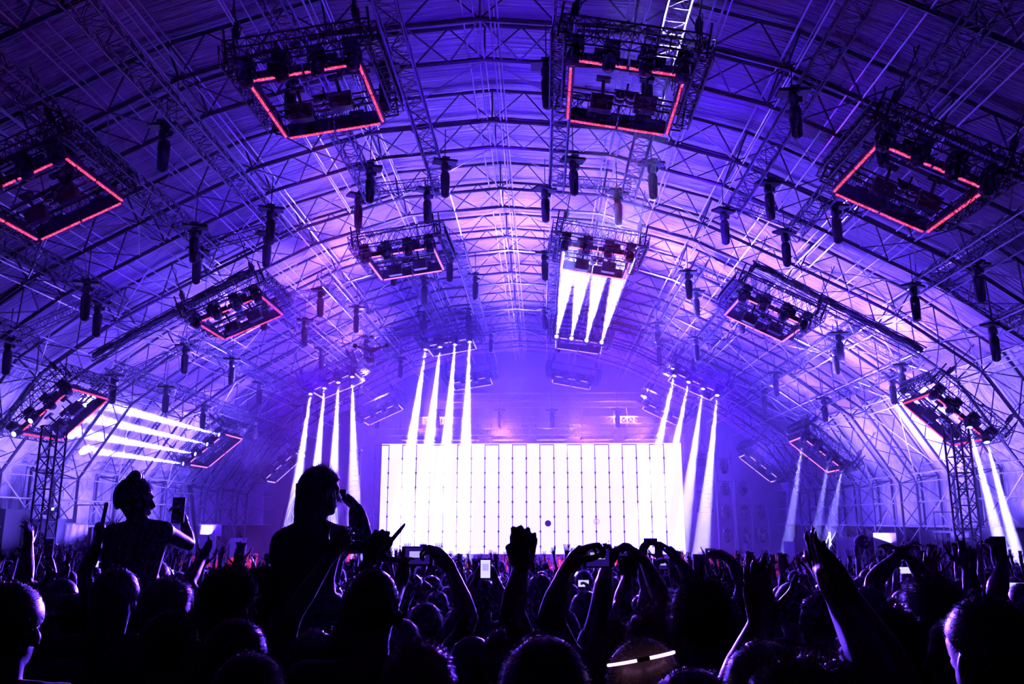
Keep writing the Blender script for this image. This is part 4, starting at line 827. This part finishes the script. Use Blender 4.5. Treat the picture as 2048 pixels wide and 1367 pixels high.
# ---- the two girls on shoulders
def rider(cx, seat_y, d, label, kind, torso, arms, face, k=1.0, female=True, bare=True, hs=1.0, shl=0.75):
    """torso: pixels for pelvis, waist, chest, neck, head centre"""
    o = at(cx, 1200, d); base = V((o.x, d, gz(d))); P = lambda p, dd=0: at(p[0], p[1], d+dd)-base
    J = scaled(k); J['pelvis'], J['waist'], J['chest'], J['neck'], J['head'] = [P(p) for p in torso]
    sh = J['chest'].lerp(J['neck'], shl); J['shR'] = sh+V((0.165*k, 0, 0)); J['shL'] = sh+V((-0.165*k, 0, 0)); pe = J['pelvis']
    J['hipR'] = pe+V((0.1, 0, -0.02)); J['hipL'] = pe+V((-0.1, 0, -0.02)); J['knR'] = pe+V((0.17, 0.36, -0.08)); J['knL'] = pe+V((-0.17, 0.36, -0.08)); J['anR'] = pe+V((0.13, 0.28, -0.48)); J['anL'] = pe+V((-0.13, 0.28, -0.48))
    J['footR'] = J['footL'] = V((0, 0.6, -0.8)); J['face'] = V(face); hd = [('relax', None, None), ('relax', None, None)]
    for side, e, w_, pose, tip, nrm, sh_ in arms:
        if sh_: J['sh'+side] = P(sh_)
        J['el'+side] = P(e[:2], e[2]); J['wr'+side] = P(w_[:2], w_[2]); hd[0 if side == 'R' else 1] = (pose, P(tip[:2], tip[2])-J['wr'+side], nrm)
    t = person('person', J, k, kind, label, hd, base, 0, None, 0.008, bare=bare, female=female, hs=hs, top=M_CLOTH)
    return t, base, J
# person with a bun, bare shouldered, upright phone
t1, b1, J1 = rider(278, 0, 4.55, 'person on shoulders with a messy bun and bare back, filming on an upright phone', 'bun', ((272, 1195), (270, 1150), (275, 1095), (279, 1043), (270, 1003)),
      (('R', (378, 1088, 0.25), (369, 1045, 0.35), 'grip', (357, 1012, 0.35), (-1, 0.1, 0), (327, 1062)), ('L', (215, 1130, 0.1), (225, 1185, 0.3), 'relax', (230, 1210, 0.3), (1, 0, 0), (226, 1068))), (0.75, 0.65, 0), 0.98, hs=1.0)
# person in a dark top, phone at the eye
t2, b2, J2 = rider(612, 0, 4.1, 'person on shoulders with loose long hair and dark top, holding a phone to her eye', 'long', ((610, 1215), (608, 1165), (610, 1105), (627, 1042), (642, 986)),
      (('R', (724, 1082, 0.2), (712, 1014, 0.3), 'grip', (684, 986, 0.3), (-.4, 0, -1), (664, 1078)), ('L', (560, 1140, 0.15), (600, 1180, 0.35), 'relax', (615, 1200, 0.3), (1, 0, 0), (570, 1086))), (0.85, 0.5, 0), 1.04, bare=False, hs=.9, shl=0.5)
# long loose strands and the sleeve of the second person, hanging neck curls of the first
def strands(J, base, par, m, seed, spec):
    r_ = random.Random(seed); mb = MB()
    for cx, cz, n_, ln, sx in spec:
        for _ in range(n_):
            p = J['head']+V((cx+r_.uniform(-.02, .02), r_.uniform(-.08, .05), cz+r_.uniform(-.03, .03))); pts = [p]; d = V((sx*r_.uniform(.2, 1), 0, r_.uniform(-.4, .2)))
            for q in range(5): d = (d*0.6+V((r_.uniform(-.25, .25)+sx*0.1, 0, -0.7))).normalized(); p = p+d*ln*r_.uniform(.12, .24); pts.append(p)
            mb.path(pts, [0.0012, 0.0012, 0.0011, 0.001, 0.0008, 0.0005], 4)
    part('loose_strand', mb.mesh('loose_strand', m), par)
strands(J2, b2, t2, M_HAIR, 3, ((-0.08, 0.03, 34, 0.36, -.5), (0.06, 0.04, 14, 0.3, .3), (-0.02, 0.12, 10, 0.2, -.7), (0.03, 0.12, 7, 0.2, .6)))
strands(J1, b1, t1, M_HAIR, 5, ((-0.07, -0.08, 16, 0.25, -1.2), (0.0, 0.14, 10, 0.12, .4)))
mb = MB(); limb(mb, [J2['shR'], J2['shR'].lerp(J2['elR'], .5), J2['elR'], J2['elR'].lerp(J2['wrR'], .5), J2['wrR'].lerp(J2['elR'], .1)], [0.075, 0.07, 0.062, 0.056, 0.044], 12, 4)
part('sleeve', remeshed(mb, 'sleeve', M_CLOTH, 0.014), t2)
# their carriers
for b_, J_, lb, kd in ((b1, J1, 'person carrying the person with the bun on the shoulders', 'short'), (b2, J2, 'person carrying the filming person in the dark top on the shoulders', 'short')):
    zt = J_['pelvis'].z-0.07; k = max(0.86, zt/1.50); J = scaled(k); base = V((b_.x+J_['pelvis'].x, b_.y+0.05, b_.z+zt-1.50*k)); J['head'] = J['head']+V((0, 0.1, -0.03))
    for s_, a in ((1, 'R'), (-1, 'L')): J['el'+a] = V((0.27*s_*k, 0.05, 1.15*k)); J['wr'+a] = V((0.14*s_*k, 0.33, 1.2*k))
    person('person', J, k, kd, lb, (('grip', (0, 0.2, -1), (0, -1, 0)), ('grip', (0, 0.2, -1), (0, -1, 0))), base)
# ---- phones, stick, glow band
def phone(px, py, d, w_, h_, label, lit=None, rz=0, tilt=0, screen=0.9):
    a = at(px, py, d); t = empty('phone', a, (R(tilt), R(rz), 0)); tag(t, label, 'phone', 'phones held up by the crowd')
    mb = MB(); mb.box((0, 0, 0), (w_, 0.009, h_)); mb.box((-w_*0.36, 0.006, h_*0.3), (w_*0.16, 0.004, h_*0.16)); part('case', mb.mesh('case', M_BLACK), t)
    if lit:
        mb = MB(); mb.box((0, -0.0055, 0), (w_*screen*0.86, 0.002, h_*0.84)); part('screen', mb.mesh('screen', lit), t)
        mb = MB(); mb.box((0, -0.0070, h_*0.08), (w_*0.5, 0.001, h_*0.32)); part('stage_picture', mb.mesh('stage_picture', M_PIC2), t)
    return t
M_PIC = led_mat('phone_picture', (0.06, 0.02, 0.5), 0.3, False); M_PIC2 = led_mat('phone_picture_stage', (0.5, 0.4, 1), 1.0, False); M_PICW = led_mat('phone_picture_bright', (0.6, 0.55, 1), 1.3, False)
phone(835, 1111, 3.62, 0.135, 0.08, 'large landscape phone showing the stage, left of the screen centre', M_PIC)
phone(1195, 1114, 3.05, 0.105, 0.072, 'landscape phone gripped by one strong hand right of the screen centre', M_PIC)
phone(971, 1137, 5.2, 0.075, 0.125, 'upright phone with a bright white picture below the screen centre', M_PICW)
phone(1243, 1102, 3.55, 0.06, 0.042, 'small landscape phone between two cupped hands', M_PIC)
phone(1301, 1083, 4.6, 0.072, 0.038, 'small landscape phone lifted highest in front of the screen', None)
phone(1421, 1105, 4.3, 0.05, 0.045, 'tiny phone held by the bent arm right of the screen', M_PIC)
phone(357, 1020, 4.85, 0.075, 0.15, 'dark upright phone held by the person with the bun', None)
phone(683, 989, 4.35, 0.05, 0.055, 'dark phone pressed to the eye of the person in the dark top', None)
phone(1167, 1166, 7, 0.11, 0.06, 'white landscape phone picture low between two raised arms', M_PICW)
phone(1325, 1128, 6.0, 0.13, 0.075, 'landscape phone with grey picture right of the screen centre', M_PIC)
phone(1350, 1135, 5.5, 0.075, 0.12, 'dark upright phone beside the grey phone picture', None)
phone(1398, 1130, 5.5, 0.072, 0.14, 'dark upright phone left of the bent arm', None)
phone(1996, 1093, 3.8, 0.068, 0.09, 'dark upright phone raised near the right edge', None)
phone(98, 1094, 6.98, 0.075, 0.14, 'dark phone left of the spread hands near the left edge', None)
a, b = at(213, 1008, 4.6), at(198, 1075, 4.6); mb = MB(); mb.tube((0, 0, 0), b-a, 0.011, 8); mb.ell((0, 0, 0), 0.013); tag(obj('stick', mb.mesh('stick', M_BLACK), None, a), 'dark stick raised in a fist left of the bun', 'stick')
a = at(190, 1080, 4.6); 
mb = MB(); pts = []
for q in range(15):
    an = R(20+140*q/14); pts.append(V((0.085*math.cos(an), 0.09*math.sin(an)*-1, 0.012*math.sin(an))))
M_GLOW = led_mat('glow_band', (0.75, 0.35, 1), 3.0, False)
hb = at(1280, 1316, 2.12); o_ = empty('headband', hb, (0, R(-11), 0)); tag(o_, 'glowing white band worn over the hair at the bottom', 'headband')
mb.path(pts[:7], 0.004, 6); part('glow_tube', mb.mesh('glow_tube', M_GLOW), o_); mb = MB(); mb.path(pts[8:], 0.004, 6); part('glow_tube', mb.mesh('glow_tube', M_GLOW), o_)
mb = MB(); mb.path(pts[6:9], 0.005, 6); part('clasp', mb.mesh('clasp', M_BLACK), o_)
# ---- the rest of the crowd: a set of figures, copied
def armed(k, spec, jit):
    J = scaled(k); hd = [('relax', None, None), ('relax', None, None)]
    for a, (ex, ey, ez), (wx, wy, wz), pose, nrm in spec:
        s_ = 1 if a == 'R' else -1; J['sh'+a] += V((-0.01*s_, 0.02, 0.05)); J['el'+a] = V((s_*ex, ey, ez))*k; J['wr'+a] = V((s_*wx, wy, wz))*k; hd[0 if a == 'R' else 1] = (pose, None, nrm)
    return J, hd
UP = ((0.30, 0.05, 1.66), (0.27, 0.1, 1.93)); UP2 = ((0.24, 0.12, 1.64), (0.17, 0.2, 1.9)); FW = ((0.27, 0.2, 1.5), (0.16, 0.32, 1.74)); OUT = ((0.38, 0.0, 1.62), (0.46, 0.05, 1.88))
VAR = [('head_only', (), 'short', 'standing'), ('head_only', (), 'messy', 'standing'), ('head_only', (), 'cap', 'in a cap'), ('head_only', (), 'long', 'with long hair'), ('head_only', (), 'curly', 'with curly hair'), ('head_only', (), 'bun', 'with tied-up hair'),
       ('both', (('R', *UP, 'open', (0, -1, 0)), ('L', *UP, 'open', (0, -1, 0))), 'short', 'raising both open hands'), ('both', (('R', *OUT, 'open', (0, -1, 0)), ('L', *UP, 'relax', (0, -1, 0))), 'messy', 'raising both arms wide'),
       ('fist', (('R', *UP2, 'fist', (0, -1, 0)),), 'short', 'punching one fist up'), ('one', (('R', *UP2, 'open', (-1, 0, 0)),), 'cap', 'in a cap raising a hand'), ('one', (('L', *UP, 'open', (0, -1, 0)),), 'long', 'with long hair raising a hand'),
       ('point', (('L', *UP2, 'point', (0, 1, 0)),), 'short', 'pointing one finger up'), ('phone', (('R', *FW, 'grip', (-1, 0, 0)), ('L', *FW, 'grip', (1, 0, 0))), 'short', 'holding a phone up high'), ('two', (('R', *OUT, 'two', (0, 1, 0)),), 'curly', 'raising two fingers')]
protos = []
for i, (nm, spec, kind, txt) in enumerate(VAR):
    J, hd = armed(1.0, spec, 0); J['hsc'] = 1.05
    protos.append([None, J, hd, kind, txt, nm])
def make_proto(i):
    nm, J, hd, kind, txt = protos[i][5], protos[i][1], protos[i][2], protos[i][3], protos[i][4]
    return person('person', J, 1.0, kind, '', hd, vox=0.0125, dens=0.35, top=(M_CLOTH, M_CLOTH2)[i % 2], female=kind in ('long', 'bun'), parts=False)
# positions: jittered rows, skipping where the front people already stand
taken = [(o.location.x, o.location.y) for o in C.objects if o.name.startswith('person') and o.parent is None]
spots = []; y = 4.6; cr = random.Random(11)
while y < 60:
    xl, xr = -0.68*y-1.0, 0.585*y+1.0; xl = max(xl, -21.5); xr = min(xr, 18.2); step = 0.62 if y < 14 else 0.75; x = xl+cr.uniform(0, step)
    while x < xr:
        q = (x+cr.uniform(-.14, .14), y+cr.uniform(-.2, .2))
        if all((q[0]-a[0])**2+(q[1]-a[1])**2 > 0.2 for a in taken): spots.append(q)
        x += step
    y += 0.66 if y < 14 else 0.85
near = [s_ for s_ in spots][:262]; far = spots[262:]
far = [s_ for i, s_ in enumerate(far) if s_[1] < 30 or i % 2 == 0]
BAND = lambda y: 'near the front' if y < 6 else 'farther in' if y < 7.6 else 'mid crowd' if y < 9.2 else 'deeper in' if y < 10.4 else 'far in'
def SIDE(x, y):
    p = 1083+1647*x/(y+0.01)
    for lim, tx in ((120, 'by the left edge'), (250, 'under the left cabin'), (420, 'below the boom lift'), (600, 'left of the filming person'), (760, 'under the left speaker array'), (830, 'before the left screen edge'), (900, 'before the left screen third'), (1050, 'just left of the screen centre'), (1200, 'just right of the screen centre'), (1280, 'before the right screen third'), (1370, 'before the right screen edge'), (1480, 'under the right speaker array'), (1640, 'below the light ladders'), (1720, 'below the first right boards'), (1800, 'under the right pale boards'), (1930, 'below the right draped platform')):
        if p < lim: return tx
    return 'by the right edge'
phs = 0
me_ph = None
for n_, (x, y) in enumerate(near):
    p_arm = 0.30 if y < 6 else 0.42
    i = cr.choice(range(6, 14)) if cr.random() < p_arm else cr.choice((0, 0, 1, 2, 3, 4, 5, 0, 1))
    if protos[i][0] is None: protos[i][0] = make_proto(i); o = protos[i][0]
    else: o = copy_tree(protos[i][0])
    s_ = cr.uniform(0.92, 1.04) if i > 5 else cr.uniform(0.93, 1.06)
    if y < 6 and i > 5: s_ *= 0.93
    rz = cr.uniform(-0.35, 0.35); o.location = (x, y, gz(y)); o.rotation_euler = (0, 0, rz); o.scale = (s_, s_, s_)
    tag(o, f'dark-clad person {protos[i][4]}, {BAND(y)}, {SIDE(x, y)}', 'person', 'people standing in the crowd')
    if i == 12:
        v = Matrix.Rotation(rz, 4, 'Z') @ V((0, 0.36, 1.82))*s_; ph = empty('phone', (x+v.x, y+v.y, gz(y)+v.z), (R(-8), 0, rz)); 
        if me_ph is None:
            mb = MB(); mb.box((0, 0, 0), (0.15, 0.009, 0.075)); mb2 = MB(); mb2.box((0, -0.006, 0), (0.138, 0.002, 0.068)); me_ph = (mb.mesh('case', M_BLACK), mb2.mesh('screen', M_PICW))
        part('case', me_ph[0], ph); part('screen', me_ph[1], ph); tag(ph, f'small landscape phone lifted with both hands {BAND(y)}, {SIDE(x, y)}', 'phone', 'phones held up by the crowd')
# the countless far crowd as one mass: heads, shoulders and raised arms
def far_mesh(sp):
    vs = []; fs = []; base = []
    def tmpl(kind):
        mb = MB(); mb.ell((0, 0.02, 1.64), (0.085, 0.1, 0.12), 8, 6); mb.path([(0, 0, 1.35), (0, 0, 1.55)], [0.07, 0.05], 6)
        loft(mb, [((0, 0, 0), 0.12, 0.1), ((0, 0, 0.9), 0.17, 0.12), ((0, 0, 1.3), 0.2, 0.13), ((0, 0, 1.43), 0.17, 0.1), ((0, 0, 1.48), 0.06, 0.06)], 8)
        for s__ in (-1, 1):
            if kind in (1, 3) and s__ == 1 or kind in (2, 3) and s__ == -1:
                mb.path([(0.17*s__, 0, 1.38), (0.27*s__, 0.05, 1.62), (0.24*s__, 0.1, 1.86), (0.24*s__, 0.1, 1.94)], [0.055, 0.04, 0.028, 0.035], 5)
                for f in range(4): mb.path([((0.21+0.018*f)*s__, 0.1, 1.93), ((0.19+0.03*f)*s__, 0.1, 2.03)], [0.011, 0.007], 4)
                mb.path([(0.22*s__, 0.1, 1.9), (0.16*s__, 0.1, 1.96)], [0.012, 0.008], 4)
            else: mb.path([(0.19*s__, 0, 1.38), (0.25*s__, 0, 1.1), (0.24*s__, 0.08, 0.85)], [0.055, 0.045, 0.035], 5)
        return np.array(mb.v), mb.f
    T = [tmpl(k) for k in range(4)]; allv = []; allf = []; o_ = 0; mi = []
    for (x, y) in sp:
        k = cr.choice((0, 0, 1, 2, 3)); v, f = T[k]; s__ = cr.uniform(0.86, 1.1); a = cr.uniform(-.6, .6); ca, sa = math.cos(a)*s__, math.sin(a)*s__
        w_ = np.empty_like(v); w_[:, 0] = v[:, 0]*ca-v[:, 1]*sa+x; w_[:, 1] = v[:, 0]*sa+v[:, 1]*ca+y; w_[:, 2] = v[:, 2]*s__+gz(y); allv.append(w_); m_ = cr.choice((0, 0, 0, 1, 1, 2))
        allf += [tuple(i+o_ for i in q) for q in f]; mi += [m_]*len(f); o_ += len(v)
    me = bpy.data.meshes.new('far_crowd'); me.from_pydata([tuple(v) for v in np.concatenate(allv)], [], allf)
    for m_ in (M_CLOTH, M_CLOTH2, M_FARS): me.materials.append(m_)
    me.polygons.foreach_set('material_index', mi); me.polygons.foreach_set('use_smooth', [True]*len(mi)); me.update(); return me
M_FARS = mat('pale_cloth_and_skin', (0.3, 0.2, 0.2), 0.6, 0, 4, 0.3)
o = obj('crowd', far_mesh(far)); tag(o, 'dense far crowd of heads and raised hands in front of the stage', 'crowd', None, 'stuff')
# ---------------------------------------------------------------- haze
def haze_box(name, y0, y1, dens, label):
    m, n, l = new_mat(name); n.remove(n['Principled BSDF'])
    v = n.new('ShaderNodeVolumeScatter'); v.inputs['Color'].default_value = (0.85, 0.8, 1, 1); v.inputs['Density'].default_value = dens; v.inputs['Anisotropy'].default_value = 0.3
    l.new(v.outputs[0], n['Material Output'].inputs['Volume'])
    mb = MB(); mb.box((0, 0, 0), (50, y1-y0, 20)); o = mb.build('haze', m); o.location = (CX, (y0+y1)/2, 6.5); tag(o, label, 'haze', None, 'stuff'); return o
haze_box('thin_haze', 3, 32, 0.0007, 'thin theatrical haze over the near half of the hall')
haze_box('thick_haze', 32.01, 83.5, 0.0034, 'denser theatrical haze over the stage half of the hall')
